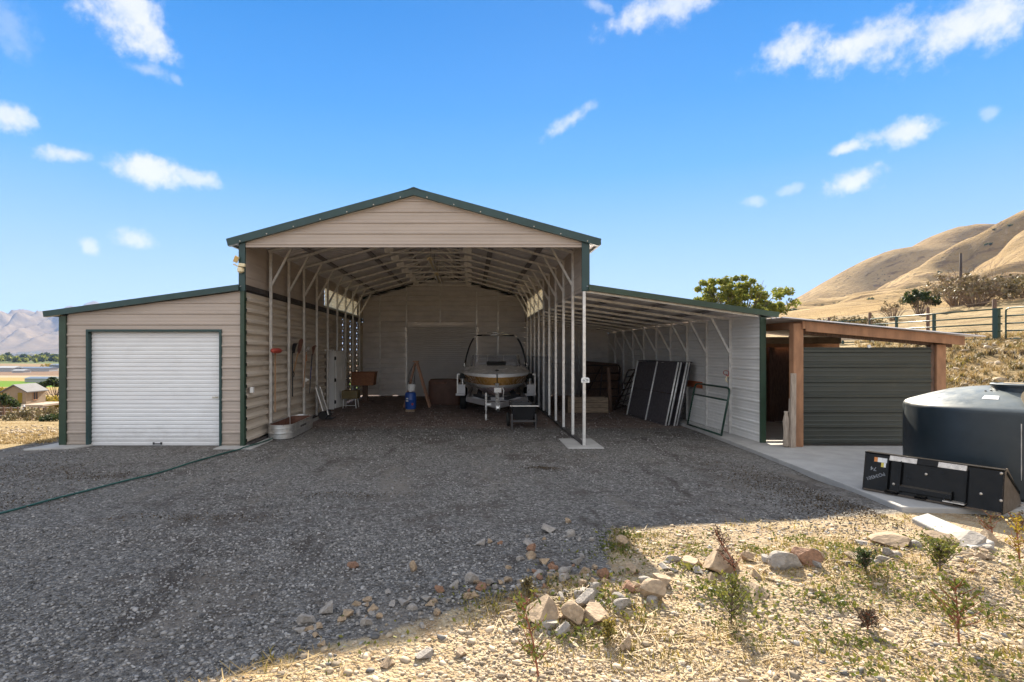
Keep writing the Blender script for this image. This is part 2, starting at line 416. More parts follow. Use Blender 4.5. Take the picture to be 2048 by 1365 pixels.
# ------------------------------------------------------------------ terrain
BX = [10.8, 12, 14, 17, 20, 22, 24, 40, 135, 220, 338, 370, 414, 458, 502, 534, 604, 900, 1500]
BZ = [0, .15, .75, 1.5, 2.2, 2.4, 2.6, 5.6, 18.0, 25, 40, 46, 57, 70, 88, 106, 148, 262, 300]
RX = [380, 506, 556, 621, 686, 753, 801, 1000, 1500]
RZ = [16, 70, 101, 130, 164, 192, 198, 204, 210]
def G(x, y):
    x = np.asarray(x, dtype=float); y = np.asarray(y, dtype=float)
    t = sm(25, 45, y); e0 = -7.6*(1-t)+6*t; e1 = -11*(1-t)-4*t
    left = 1-sm(e1, e0, x)
    d = np.clip(y-13.2, 0, None)
    z = -left*13.0*(1-np.exp(-.115*d/13.0))
    z = z - left*.025*np.clip(-9-x, 0, 12)*sm(7, 12, y)
    h = np.interp(x, BX, BZ)
    fall = 1-.62*sm(610, 820, y)
    big = sm(60, 220, x)
    ph = (y-.12*x)/30.0+.9*np.sin(x/70.0+y/190.0)+.5*np.sin(x/33.0+y/77.0)
    ridge = np.sqrt(np.sin(ph)**2+.02)
    ph2 = (y-.2*x)/13.0+.8*np.sin(x/24.0)
    ridge2 = np.sqrt(np.sin(ph2)**2+.03)
    amp = np.clip(.16*(x-110), 0, 27)*big*sm(120, 220, y)
    h = h*(1-(1-fall)*big)+(ridge-.75)*amp+(ridge2-.5)*amp*.18
    ph3 = (y-.3*x)/9.0+1.1*np.sin(x/17.0+y/60.0)
    h = h+(np.sqrt(np.sin(ph3)**2+.02)-.6)*np.clip(.02*(x-90), 0, 2.4)*big*sm(120, 200, y)
    rear = np.interp(x, RX, RZ)*np.exp(-((y-900)/150.0)**2)*sm(350, 480, x)
    rear = rear*(1+.05*np.sin(x/28.0+y/40.0))
    h = np.maximum(h, rear*sm(500, 700, y))
    z = z+h
    # hummocks on the bank right of the shed, a low berm of soil along the foreground rocks
    bumps = sm(12, 15, x)*(1-sm(60, 90, x))
    z = z+bumps*(.12*np.sin(x*1.7+y*.6)*np.sin(y*1.3-x*.4)+.07*np.sin(x*3.9+1)*np.sin(y*3.3+2))
    near = (1-sm(9, 12, np.abs(x)))*(1-sm(10, 11.5, y))
    z = z+near*(.018*np.sin(x*1.9+.7)*np.sin(y*1.6)+.010*np.sin(x*4.3)*np.sin(y*3.7+1))
    yb = 4.75+.45*np.clip(x, -3, 6)*.35
    berm = np.exp(-((y-yb+.35)/.5)**2)*sm(-1.8, .2, x)*(1-sm(4.8, 5.4, x))
    z = z+.07*berm
    return z
def Gz(x, y): return float(G(x, y))

def lines(spec):
    out = [spec[0][0]]
    for a, b, st in spec:
        n = max(1, int(round((b-a)/st))); out += [a+(b-a)*(i+1)/n for i in range(n)]
    return np.array(out)
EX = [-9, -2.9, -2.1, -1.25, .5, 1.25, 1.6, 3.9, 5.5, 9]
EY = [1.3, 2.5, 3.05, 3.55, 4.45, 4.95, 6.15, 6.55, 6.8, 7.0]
def dry_sun_edge(x): return np.interp(x, EX, EY)  # dry soil border; follows the barn's shadow so sunlit gravel is coloured paler
gx = lines([(-9000, -3000, 600), (-3000, -1000, 200), (-1000, -200, 50), (-200, -40, 8), (-40, -13, 1.0), (-13, 13, .2), (13, 42, .6), (42, 130, 4),
            (130, 640, 6), (640, 1000, 15), (1000, 1600, 60), (1600, 9000, 900)])
gy = lines([(-300, -20, 40), (-20, 1, 2), (1, 13, .2), (13, 26, .5), (26, 50, 1.0), (50, 120, 3), (120, 640, 6.5), (640, 1100, 15), (1100, 2000, 90), (2000, 9000, 700)])
XX, YY = np.meshgrid(gx, gy); ZZ = G(XX, YY)
VV = np.stack([XX.ravel(), YY.ravel(), ZZ.ravel()], 1)
nx, ny = len(gx), len(gy)
ii, jj = np.meshgrid(np.arange(nx-1), np.arange(ny-1))
b0 = (jj*nx+ii).ravel()
FF = np.stack([b0, b0+1, b0+nx+1, b0+nx], 1)
cxs = (gx[:-1]+gx[1:])/2; cys = (gy[:-1]+gy[1:])/2
CXX, CYY = np.meshgrid(cxs, cys); cxr, cyr = CXX.ravel(), CYY.ravel()
is_hill = (cxr > 42)
is_field = (~is_hill) & (cyr > 120)
is_gnd = ~(is_hill | is_field)

def groundmat():
    m, G_, b, o = newmat('ground_soil')
    tc = G_.n('ShaderNodeTexCoord').outputs['Object']
    at = G_.n('ShaderNodeAttribute'); at.attribute_name = 'zone'
    sp = G_.n('ShaderNodeSeparateColor'); G_.put(sp.inputs[0], at.outputs['Color'])
    n1 = G_.noise(tc, .55, 6, .65); n2 = G_.noise(tc, 3.0, 7, .7); n3 = G_.noise(tc, 14, 5, .7)
    vo = G_.n('ShaderNodeTexVoronoi'); vo.inputs['Scale'].default_value = 34; G_.put(vo.inputs['Vector'], G_.map(tc, (1, 1, .3)))
    vs_ = G_.n('ShaderNodeTexVoronoi'); vs_.inputs['Scale'].default_value = 80; G_.put(vs_.inputs['Vector'], G_.map(tc, (1, 1, .3)))
    vcol = G_.n('ShaderNodeSeparateColor'); G_.put(vcol.inputs[0], vo.outputs['Color'])
    vcol2 = G_.n('ShaderNodeSeparateColor'); G_.put(vcol2.inputs[0], vs_.outputs['Color'])
    st = G_.math('ADD', G_.math('MULTIPLY', vcol.outputs[0], .6), G_.math('MULTIPLY', vcol2.outputs[1], .4))
    grav = G_.ramp(st, [(.05, (.055, .05, .047)), (.35, (.122, .115, .107)), (.65, (.18, .17, .159)), (.9, (.32, .30, .28)), (1, (.48, .45, .42))])
    soilmix = G_.rng(G_.math('ADD', G_.math('MULTIPLY', n1, .5), G_.math('MULTIPLY', n2, .5)), .48, .62)
    grav = G_.mix(G_.math('MULTIPLY', soilmix, .8), grav, (.085, .070, .060))
    pale_coat = G_.noise(G_.map(tc, (1.0, .35, 1), rot=(0, 0, .55)), .9, 6, .65)  # pale dusty drifts over the gravel
    grav = G_.mix(G_.rng(pale_coat, .52, .68, 0, .75), grav, (.20, .178, .155))
    grav = G_.mix(G_.rng(G_.noise(G_.map(tc, (1.3, .3, 1), rot=(0, 0, .62), loc=(3, 7, 0)), 1.1, 7, .7), .56, .66, 0, .8), grav, (.065, .055, .048))
    dirt = G_.mix(G_.rng(n2, .35, .65), (.15, .11, .095), (.25, .19, .165))
    dirt = G_.mix(G_.rng(st, .7, .95, 0, .6), dirt, (.34, .31, .28))
    dry = G_.mix(G_.rng(n2, .35, .65), (.29, .20, .115), (.42, .33, .205))  # dry soil; also paints sunlit gravel paler than the shaded yard
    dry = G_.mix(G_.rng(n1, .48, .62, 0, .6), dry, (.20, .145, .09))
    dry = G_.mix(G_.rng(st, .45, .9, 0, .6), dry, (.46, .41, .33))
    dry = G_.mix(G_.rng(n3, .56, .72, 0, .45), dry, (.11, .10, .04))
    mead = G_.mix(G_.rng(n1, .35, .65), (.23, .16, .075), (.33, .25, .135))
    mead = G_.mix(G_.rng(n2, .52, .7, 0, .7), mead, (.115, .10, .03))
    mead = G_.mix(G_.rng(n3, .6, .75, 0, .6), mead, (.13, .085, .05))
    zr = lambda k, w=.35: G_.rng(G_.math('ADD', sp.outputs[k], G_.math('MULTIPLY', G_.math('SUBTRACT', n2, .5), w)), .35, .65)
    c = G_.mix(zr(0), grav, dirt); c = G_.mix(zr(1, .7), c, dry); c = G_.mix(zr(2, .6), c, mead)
    # pale worn track on the left slope
    sx = G_.n('ShaderNodeSeparateXYZ'); G_.put(sx.inputs[0], tc)
    tr = G_.math('ABSOLUTE', G_.math('SUBTRACT', sx.outputs[1], G_.math('ADD', 21.5, G_.math('MULTIPLY', n1, 2))))
    tr = G_.math('MULTIPLY', G_.rng(tr, 2.6, 1.4), G_.rng(sx.outputs[0], -8, -11))
    c = G_.mix(G_.math('MULTIPLY', tr, .85), c, (.34, .28, .22))
    G_.put(b.inputs['Base Color'], c); b.inputs['Roughness'].default_value = .95; b.inputs['Specular IOR Level'].default_value = .15
    bp = G_.n('ShaderNodeBump'); bp.inputs['Strength'].default_value = .9; bp.inputs['Distance'].default_value = .025
    hgt = G_.math('SUBTRACT', 1.0, vo.outputs['Distance'])
    hgt = G_.math('ADD', hgt, G_.math('MULTIPLY', G_.math('SUBTRACT', 1.0, vs_.outputs['Distance']), .4))
    hgt = G_.math('ADD', hgt, G_.math('MULTIPLY', n2, 1.5))
    G_.put(bp.inputs['Height'], hgt); m.node_tree.links.new(bp.outputs[0], b.inputs['Normal'])
groundmat()
def hillmat():
    m, G_, b, o = newmat('hill_grass')
    tc = G_.n('ShaderNodeTexCoord').outputs['Object']
    n1 = G_.noise(tc, .012, 6, .6); n2 = G_.noise(tc, .09, 8, .7); n3 = G_.noise(tc, .5, 6, .7)
    c = G_.mix(G_.rng(n1, .35, .65), (.28, .19, .085), (.38, .27, .135))
    c = G_.mix(G_.rng(n2, .5, .72, 0, .55), c, (.15, .095, .05))
    c = G_.mix(G_.rng(n3, .55, .75, 0, .4), c, (.15, .11, .05))
    wv_ = G_.vmath('ADD', tc, G_.vmath('SCALE', G_.noise(tc, .02, 4, .6, 'Color'), 40.0))
    st1 = G_.noise(G_.map(wv_, (.012, .10, .06)), 1.0, 7, .68)
    c = G_.mix(G_.rng(st1, .52, .66, 0, .75), c, (.135, .085, .047))
    st2 = G_.noise(G_.map(wv_, (.03, .28, .15)), 1.0, 6, .7)
    c = G_.mix(G_.rng(st2, .54, .68, 0, .5), c, (.42, .31, .18))
    sv = G_.n('ShaderNodeTexVoronoi'); sv.inputs['Scale'].default_value = .16; G_.put(sv.inputs['Vector'], tc)
    scr = G_.math('MULTIPLY', G_.rng(sv.outputs['Distance'], .26, .16), G_.rng(G_.noise(tc, .018, 4, .6), .5, .6))
    c = G_.mix(G_.math('MULTIPLY', scr, .8), c, (.06, .055, .03))
    G_.put(b.inputs['Base Color'], c); b.inputs['Roughness'].default_value = 1; b.inputs['Specular IOR Level'].default_value = .05
    bp = G_.n('ShaderNodeBump'); bp.inputs['Strength'].default_value = .8; bp.inputs['Distance'].default_value = 3.5
    G_.put(bp.inputs['Height'], G_.math('ADD', n2, G_.math('ADD', st1, G_.math('MULTIPLY', st2, .5)))); m.node_tree.links.new(bp.outputs[0], b.inputs['Normal'])
hillmat()
def fieldmat():
    m, G_, b, o = newmat('field_crops')
    tc = G_.n('ShaderNodeTexCoord').outputs['Object']
    s = G_.n('ShaderNodeSeparateXYZ'); G_.put(s.inputs[0], tc)
    n1 = G_.noise(tc, .004, 4); n2 = G_.noise(tc, .03, 6, .7)
    yy = G_.math('ADD', s.outputs[1], G_.math('MULTIPLY', s.outputs[0], .12))
    yy = G_.math('ADD', yy, G_.math('MULTIPLY', n1, 30))
    f = G_.rng(yy, 0, 1000, 0, 1, smooth=False)
    tan, gold, grn, brn, lt = (.22, .155, .095), (.28, .21, .085), (.10, .18, .02), (.18, .12, .085), (.30, .25, .17)
    c = G_.ramp(f, [(0, gold), (.135, tan), (.165, gold), (.185, grn), (.235, gold), (.27, lt), (.30, brn), (.385, lt), (.43, tan), (.60, (.13, .155, .07)), (.75, (.15, .13, .085))], 'CONSTANT')
    c = G_.mix(G_.rng(n2, .4, .75, 0, .3), c, (.13, .10, .055))
    G_.put(b.inputs['Base Color'], c); b.inputs['Roughness'].default_value = 1; b.inputs['Specular IOR Level'].default_value = .05
fieldmat()
def mtnmat():
    m, G_, b, o = newmat('mountain_slope')
    tc = G_.n('ShaderNodeTexCoord').outputs['Object']
    n1 = G_.noise(tc, .0016, 6, .6); n2 = G_.noise(tc, .012, 6, .65)
    c = G_.mix(G_.rng(n1, .35, .65), (.13, .095, .06), (.22, .165, .10))
    c = G_.mix(G_.rng(n2, .5, .7, 0, .5), c, (.075, .06, .04))
    G_.put(b.inputs['Base Color'], c); b.inputs['Roughness'].default_value = 1; b.inputs['Specular IOR Level'].default_value = .05
mtnmat()

def sub_terrain(name, mask, m, zone=False, smooth=True):
    F = FF[mask]; used, inv = np.unique(F, return_inverse=True)
    V = VV[used]; o = np_mesh(name, V, inv.reshape(F.shape), m, smooth)
    tag(o, kind='structure')
    if zone:
        x, y = V[:, 0], V[:, 1]
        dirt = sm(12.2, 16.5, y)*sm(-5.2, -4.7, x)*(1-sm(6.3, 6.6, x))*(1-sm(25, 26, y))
        edge = dry_sun_edge(x)
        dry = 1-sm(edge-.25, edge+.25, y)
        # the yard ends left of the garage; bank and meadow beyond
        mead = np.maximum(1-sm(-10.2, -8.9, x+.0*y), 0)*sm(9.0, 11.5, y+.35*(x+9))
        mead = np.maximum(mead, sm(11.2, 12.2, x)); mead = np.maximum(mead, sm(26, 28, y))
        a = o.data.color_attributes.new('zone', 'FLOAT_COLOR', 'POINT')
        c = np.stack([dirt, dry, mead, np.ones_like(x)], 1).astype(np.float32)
        a.data.foreach_set('color', c.ravel())
    return o
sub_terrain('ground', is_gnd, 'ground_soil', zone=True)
sub_terrain('hillside', is_hill, 'hill_grass')
sub_terrain('field', is_field, 'field_crops')

# far mountains across the valley
def ridged(x, y):
    out = np.zeros_like(x); amp = 1.0; fr = 1.0
    for k in range(5):
        a, b = math.cos(1.1*k+.3), math.sin(1.1*k+.3)
        u, v = (x*a-y*b)*fr, (x*b+y*a)*fr
        out += amp*(1-np.abs(np.sin(u+.9*np.sin(v*.8+k)+.4*np.sin(v*1.9)))); amp *= .5; fr *= 2.1
    return out/1.94
mxs = np.linspace(-7000, -1700, 430); mys = np.linspace(2900, 8600, 200)
MX, MY = np.meshgrid(mxs, mys)
def mtn_h(x, y):
    az = x/y                                            # the crest line swings lower and higher along the range
    crest1 = np.interp(x, [-7200, -5200, -4280, -4140, -4000, -3780, -3400, -2800, -1800, -800], [390, 375, 365, 378, 392, 380, 350, 330, 290, 220])
    p = sm(3300, 5000, y)*(1-.4*sm(5000, 6000, y))
    crest2 = np.interp(x, [-7200, -6000, -5400, -4850, -4500, -3800, -800], [300, 420, 500, 640, 610, 420, 300])
    q = np.exp(-((y-7100)/750)**2)
    r = ridged(x/88.0+y/520, y/420.0)
    h = crest1*p*(1+.95*(r-.68)*(1-.8*sm(4500, 5000, y))*sm(3300, 3900, y))
    return np.maximum(h, crest2*q*(1+.18*(r-.6)))-13.5
MZ = mtn_h(MX, MY)
n_, k_ = len(mxs), len(mys)
ii, jj = np.meshgrid(np.arange(n_-1), np.arange(k_-1)); b0 = (jj*n_+ii).ravel()
mo = np_mesh('mountain', np.stack([MX.ravel(), MY.ravel(), MZ.ravel()], 1), np.stack([b0, b0+1, b0+n_+1, b0+n_], 1), 'mountain_slope', True)
tag(mo, kind='structure')

# ------------------------------------------------------------------ the steel barn (one building: hall, closed bay on the left, open bay on the right)
Y0, BAY, NB = 11.58, 1.28, 10
Y1 = Y0+BAY*NB
XL, XR, XM = -4.78, 2.41, -1.185
EAVE, RIDGE = 4.30, 5.37                      # top of the roof sheet at the overhang tips and at the ridge
SL = (RIDGE-EAVE)/3.915
def rz_(x): return RIDGE-SL*abs(x-XM)         # height of the main roof sheet
LXO, LXT, LZT, LZI = -8.62, -8.92, 2.80, 3.36 # left bay: outer wall, roof tip, heights
def lz_(x): return LZT+(LZI-LZT)*(x-LXT)/(XL-LXT)
RXO, RXT, RZT, RZI = 6.14, 6.44, 2.78, 3.36
def rzz(x): return RZI+(RZT-RZI)*(x-XR)/(RXT-XR)
BO = (XM, Y0, 0.0)
barn = thing('metal_barn', 'tan steel barn with dark green trim, open front, closed left bay and open right lean-to', 'barn', BO)
def bp(mb, name, mats, parent=None, **kw):
    return mb.build(name, mats, barn if parent is None else parent, off=BO, **kw)
UX, UY, UZ = (1, 0, 0), (0, 1, 0), (0, 0, 1)
const = lambda v: (lambda b: v)
# gable sheet
m = MB(); gb, gt = 4.215, 5.30
m.ribbed((0, Y0, 0), UX, UZ, (0, -1, 0), gb, gt, lambda z: max(XL+.02, XM-(RIDGE-.06-z)/SL), lambda z: min(XR-.02, XM+(RIDGE-.06-z)/SL), phase=.145, minor=.002)
bp(m, 'gable_panel', 'siding')
m = MB(); m.box(XL+.02, XR-.02, Y0-.028, Y0+.04, gb-.03, gb+.012); bp(m, 'gable_sill', 'siding')
# main roof: two slopes of sheet
n1 = Vector((-SL, 0, 1)).normalized(); n2 = Vector((SL, 0, 1)).normalized()
for sgn in (-1, 1):
    a = Vector((sgn, 0, -SL)).normalized(); nrm = Vector((sgn*SL, 0, 1)).normalized(); Ls = 3.915/a.x*sgn
    m = MB(); m.ribbed((XM, Y0-.10, RIDGE), a*1.0, UY, nrm, 0, Y1-Y0+.2, const(0), const(Ls), phase=.05)
    o = bp(m, 'roof_panel', ['roof_under'])
m = MB()
m.prism([(XM-.25, Y0-.13, RIDGE-.25*SL+.03), (XM, Y0-.13, RIDGE+.055), (XM+.25, Y0-.13, RIDGE-.25*SL+.03), (XM, Y0-.13, RIDGE+.035)], (0, Y1-Y0+.26, 0))
bp(m, 'ridge_cap', 'green_trim')
# rake trims front and back, main roof
for yy, dd in ((Y0-.115, .115), (Y1, .10)):
    for sgn in (-1, 1):
        m = MB(); tip = XM+sgn*3.915
        m.prism([(XM, yy, RIDGE+.045), (tip, yy, EAVE+.045), (tip-sgn*.04, yy, EAVE-.105), (XM, yy, RIDGE-.11)], (0, dd-.004, 0))
        o = bp(m, 'rake_trim', 'green_trim')
        if dd > .11:
            for q in range(7):
                f = (q+.5)/7; m2 = MB(); xx = XM+sgn*3.9*f; m2.lathe([(.012, 0), (.012, .012), (.001, .016)], 8, (xx, yy-.001, rz_(xx)-.085), axis='y')
                m2.v = [(x, 2*yy-y, z) for x, y, z in m2.v]; bp(m2, 'screw', 'worn_lit_edge', o)
for sgn in (-1, 1):
    m = MB(); tip = XM+sgn*3.915; m.box(min(tip-.02, tip+.02), max(tip-.02, tip+.02), Y0, Y1, EAVE-.06, EAVE+.035); bp(m, 'eave_trim', 'green_trim')
# lean-to roofs
m = MB(); a = Vector((LXT-XL, 0, LZT-LZI)); Lw = a.length; a.normalize(); nrm = Vector((-(LZI-LZT), 0, XL-LXT)).normalized()
YG = Y0+BAY*6
m.ribbed((XL-.015, Y0-.08, LZI), a, UY, nrm, 0, YG-Y0+.12, const(.01), const(Lw), phase=.05); bp(m, 'lean_roof_panel', 'roof_under')
m = MB(); a = Vector((RXT-XR, 0, RZT-RZI)); Lr = a.length; a.normalize(); nrm = Vector(((RZI-RZT), 0, RXT-XR)).normalized()
m.ribbed((XR+.015, Y0-.08, RZI), a, UY, nrm, 0, Y1-Y0+.16, const(.01), const(Lr), phase=.05); bp(m, 'lean_roof_panel', 'roof_under')
m = MB(); m.prism([(XL-.06, Y0-.12, LZI+.035), (LXT, Y0-.12, LZT+.035), (LXT+.02, Y0-.12, LZT-.085), (XL-.06, Y0-.12, LZI-.085)], (0, .116, 0)); bp(m, 'rake_trim', 'green_trim')
m = MB(); m.prism([(XR+.06, Y0-.12, RZI+.035), (RXT, Y0-.12, RZT+.035), (RXT-.02, Y0-.12, RZT-.075), (XR+.06, Y0-.12, RZI-.085)], (0, .116, 0)); bp(m, 'rake_trim', 'green_post_trim')
m = MB(); m.box(RXT-.03, RXT+.012, Y0, Y1, RZT-.06, RZT+.03); bp(m, 'eave_trim', 'green_post_trim')
m = MB(); m.box(LXT-.012, LXT+.03, Y0, YG, LZT-.06, LZT+.03); bp(m, 'eave_trim', 'green_trim')
# corner trims
m = MB(); m.box(XL-.085, XL+.055, Y0-.05, Y0-.002, LZI-.10, 4.32); m.box(XL-.085, XL-.06, Y0-.002, Y0+.1, LZI+.04, 4.32); bp(m, 'corner_trim', 'green_trim', bevel=.008)
m = MB(); m.box(XR-.075, XR+.09, Y0-.05, Y0-.002, RZI-.10, 4.32); m.box(XR+.065, XR+.09, Y0-.002, Y0+.1, RZI+.04, 4.32); bp(m, 'corner_trim', 'green_trim', bevel=.008)
m = MB(); m.box(XL-.055, XL+.035, Y0-.045, Y0-.002, 0.0, LZI-.10); m.box(XL+.012, XL+.035, Y0-.002, Y0+.07, 0.0, LZI-.10); bp(m, 'corner_trim', 'green_post_trim', bevel=.006)
m = MB(); m.box(LXO-.02, LXO+.13, Y0-.045, Y0-.002, -.02, LZT-.06); m.box(LXO-.02, LXO+.005, Y0-.002, Y0+.12, -.02, LZT-.06); bp(m, 'corner_trim', 'green_post_trim', bevel=.008)
m = MB(); m.box(RXO-.06, RXO+.06, Y0-.05, Y0-.002, .0, RZT-.06); m.box(RXO+.035, RXO+.06, Y0-.002, Y0+.13, .0, RZT-.06); bp(m, 'corner_trim', 'green_post_trim', bevel=.008)
# left bay: front wall round the door
DX0, DX1, DZ1 = -8.03, -5.28, 2.41
wl, wr = LXO+.13, XL-.055
m = MB(); N_ = (0, -1, 0)
m.ribbed((0, Y0, 0), UX, UZ, N_, 0.0, DZ1+.03, const(wl), const(DX0-.04), phase=.06, minor=.002)
m.ribbed((0, Y0, 0), UX, UZ, N_, 0.0, DZ1+.03, const(DX1+.04), const(wr), phase=.06, minor=.002)
m.ribbed((0, Y0, 0), UX, UZ, N_, DZ1+.03, 3.30, lambda z: max(wl, LXT+(z+.09-LZT)/(LZI-LZT)*(XL-LXT)), const(wr), phase=.06, minor=.002)
bp(m, 'front_wall', 'siding')
m = MB(); m.box(LXO, LXO+.03, Y0, YG, -.6, 2.86); m.box(LXO, XL, YG-.04, YG, -.6, 2.9); bp(m, 'bay_wall', 'siding')
m = MB(); m.box(DX0-.05, DX0, Y0-.035, Y0+.14, -.02, DZ1+.05); m.box(DX1, DX1+.05, Y0-.035, Y0+.14, -.02, DZ1+.05); m.box(DX0, DX1, Y0-.035, Y0+.14, DZ1, DZ1+.05)
fr = bp(m, 'door_frame', 'green_trim', bevel=.004)
door = MB(); yD = Y0+.085
door.ribbed((0, yD, 0), UX, UZ, N_, .035, DZ1, const(DX0+.005), const(DX1-.005), pitch=.0875, rib=.014, top=.045, foot=.011, phase=.04)
dr = bp(door, 'roll_up_door', 'white_door')
m = MB(); m.box(DX0+.005, DX1-.005, yD-.03, yD+.02, .005, .06); bp(m, 'bottom_bar', 'white_door', dr, bevel=.006)
m = MB(); m.box(DX0+.005, DX1-.005, yD-.024, yD+.014, -.035, .004); bp(m, 'rubber_seal', 'rubber', dr)
hx = -6.62; m = MB(); m.tube([(hx-.07, yD-.03, .05), (hx-.07, yD-.07, .05), (hx+.07, yD-.07, .05), (hx+.07, yD-.03, .05)], .011, 8)
for q in (-.08, .08): m.box(hx+q-.02, hx+q+.02, yD-.037, yD-.031, .025, .075)
bp(m, 'handle', 'ink', dr)
m = MB(); m.box(DX1-.19, DX1-.05, yD-.028, yD-.016, 1.0, 1.045); m.cur = 1; m.box(DX1-.18, DX1-.06, yD-.030, yD-.0285, 1.012, 1.02); m.cur = 2; m.box(DX1-.12, DX1-.06, yD-.03, yD-.0285, 1.028, 1.036)
bp(m, 'latch', ['galv', 'leaf_yellow', 'ink'], dr)
m = MB()
for q in (DX0+.05, DX1-.12): m.box(q, q+.05, yD-.034, yD-.031, .035, .05)
bp(m, 'bottom_clip', 'galv', dr)
m = MB(); m.box(DX0, DX1, Y0+.10, Y0+.3, -.06, -.01); bp(m, 'door_threshold', 'dark_steel')
# hall, left wall: deep ribbed lower sheet, smooth upper sheet
NX = (1, 0, 0)
YD0, YD1 = 18.0, 18.85                      # doorway in the left wall
m = MB(); O = (XL, 0, 0)
m.ribbed(O, UY, UZ, NX, .05, 3.26, const(Y0+.03), const(YD0), pitch=.2286, rib=.065, top=.05, foot=.05, phase=.12)
m.ribbed(O, UY, UZ, NX, 2.05, 3.26, const(YD0), const(YD1+.02), pitch=.2286, rib=.065, top=.05, foot=.05, phase=.12)
m.ribbed(O, UY, UZ, NX, .05, 3.26, const(YD1+.02), const(Y0+BAY*7-.04), rib=.03, phase=.12)
for k in (7, 8, 9):
    m.ribbed(O, UY, UZ, NX, .05, 3.26, const(Y0+BAY*k+.07), const(Y0+BAY*(k+1)-(.04 if k < 9 else 0)), rib=.02, phase=.12)
bp(m, 'side_wall', 'siding_inside')
m = MB()                                     # rib closures that bridge the gaps beside three posts
for k in (7, 8, 9):
    for q in range(14):
        z = .12+.2286*q
        m.box(XL-.012, XL+.012, Y0+BAY*k-.05, Y0+BAY*k+.08, z-.08, z+.08)
bp(m, 'rib_closure', 'siding_inside')
m = MB(); m.ribbed(O, UY, UZ, NX, 3.42, 4.395, const(Y0+.02), const(Y0+BAY*5), pitch=.30, rib=.008, phase=.0); bp(m, 'upper_wall', 'siding')
m = MB(); m.ribbed(O, UY, UZ, NX, 3.42, 4.06, const(Y0+BAY*5+.02), const(Y0+BAY*9-.02), pitch=.115, rib=.012, top=.03, foot=.01, phase=.02); bp(m, 'skylight_panel', 'panel_light')
m = MB(); m.box(XL-.01, XL+.012, Y0+BAY*5, Y1, 4.06, 4.395); m.box(XL-.01, XL+.012, Y0+BAY*9, Y1, 3.42, 4.06); bp(m, 'upper_wall', 'siding_inside')
m = MB(); m.box(XL-.02, XL+.035, Y0+.02, Y1, 3.30, 3.40); m.box(XL-.03, XL-.02, Y0+.02, Y1, 3.2, 3.5); bp(m, 'wall_girt', 'dark_steel')
# door set in the left wall
m = MB(); m.box(XL-.9, XL-.87, YD0-.2, YD1+.2, -.05, 2.2); m.box(XL-.87, XL-.06, YD0-.03, YD0, -.05, 2.05); bp(m, 'door_recess', 'brown_door')
m = MB(); m.box(XL-.08, XL+.10, YD1, YD1+.05, .0, 2.05); m.box(XL-.08, XL+.08, YD0, YD1, 2.0, 2.05); bp(m, 'door_jamb', 'white_paint', bevel=.004)
m = MB(); ang = R(8); hp = Vector((XL+.12, YD1+.07, 0)); dv = Vector((math.sin(ang), math.cos(ang), 0)); nv = Vector((math.cos(ang), -math.sin(ang), 0))
m.bar(hp+Vector((0, 0, 1.02)), hp+dv*.90+Vector((0, 0, 1.02)), .045, 1.98)
for zz in (.30, 1.15, 1.72):
    for yy in (.23, .66):
        h_ = .26 if zz < 1.6 else .12
        c = hp+dv*yy+nv*.026+Vector((0, 0, zz+.1)); m.bar(c-dv*.15, c+dv*.15, .012, h_*1.7)
dl = bp(m, 'door', 'white_paint', bevel=.008)
m = MB()
for zz in (.25, 1.0, 1.75): m.box(hp.x-.02, hp.x+.04, hp.y-.03, hp.y+.0, zz-.06, zz+.06)
bp(m, 'hinge', 'ink', dl)
m = MB(); c = hp+dv*.84+nv*.05; m.lathe([(.03, 0), (.03, .02), (.012, .03), (.028, .05), (.001, .075)], 12, (c.x, c.y, .98), axis='x'); bp(m, 'door_knob', 'chrome', dl)
# hall, right side: open between posts below the lean-to roof, sheeted above
m = MB(); O = (XR, 0, 0)
m.ribbed(O, UY, UZ, (-1, 0, 0), 3.30, 4.395, const(Y0+.02), const(Y0+BAY*5), pitch=.30, rib=.008, phase=.08); bp(m, 'upper_wall', 'siding')
m = MB(); m.ribbed(O, UY, UZ, (-1, 0, 0), 3.42, 4.10, const(Y0+BAY*5+.02), const(Y0+BAY*9-.02), pitch=.115, rib=.012, top=.03, foot=.01, phase=.02); bp(m, 'skylight_panel', 'panel_light')
m = MB(); m.box(XR-.012, XR+.01, Y0+BAY*5, Y1, 4.10, 4.395); m.box(XR-.012, XR+.01, Y0+BAY*5, Y1, 3.26, 3.42); m.box(XR-.012, XR+.01, Y0+BAY*9, Y1, 3.42, 4.10); bp(m, 'upper_wall', 'siding_inside')
# rear wall
RDX0, RDX1, RDZ = -2.80, .24, 3.06
m = MB(); O = (0, Y1, 0); NR = (0, -1, 0)
m.ribbed(O, UX, UZ, NR, .03, 3.30, const(XL), const(RDX0), phase=.1); m.ribbed(O, UX, UZ, NR, .03, 3.30, const(RDX1), const(XR), phase=.1)
m.ribbed(O, UX, UZ, NR, RDZ+.05, 3.30, const(RDX0), const(RDX1), phase=.1)
m.ribbed(O, UX, UZ, NR, 3.30, 5.34, lambda z: max(XL, XM-(RIDGE-.03-z)/SL), lambda z: min(XR, XM+(RIDGE-.03-z)/SL), phase=.1)
m.ribbed(O, UX, UZ, NR, .03, 3.34, const(XR-.02), lambda z: min(RXO, XR+(RZI-.02-z)/(RZI-RZT)*(RXT-XR)), phase=.1)
bp(m, 'rear_wall', 'rear_liner')
m = MB()
for a_, b_ in ((XL, -4.55), (-4.05, -3.45), (-3.2, 2.9), (3.62, RXO)): m.box(a_, b_, Y1+.01, Y1+.06, -.25, .045)
m.box(XL, RXO, Y1+.02, Y1+.05, -.25, .018); bp(m, 'base_angle', 'dark_steel')
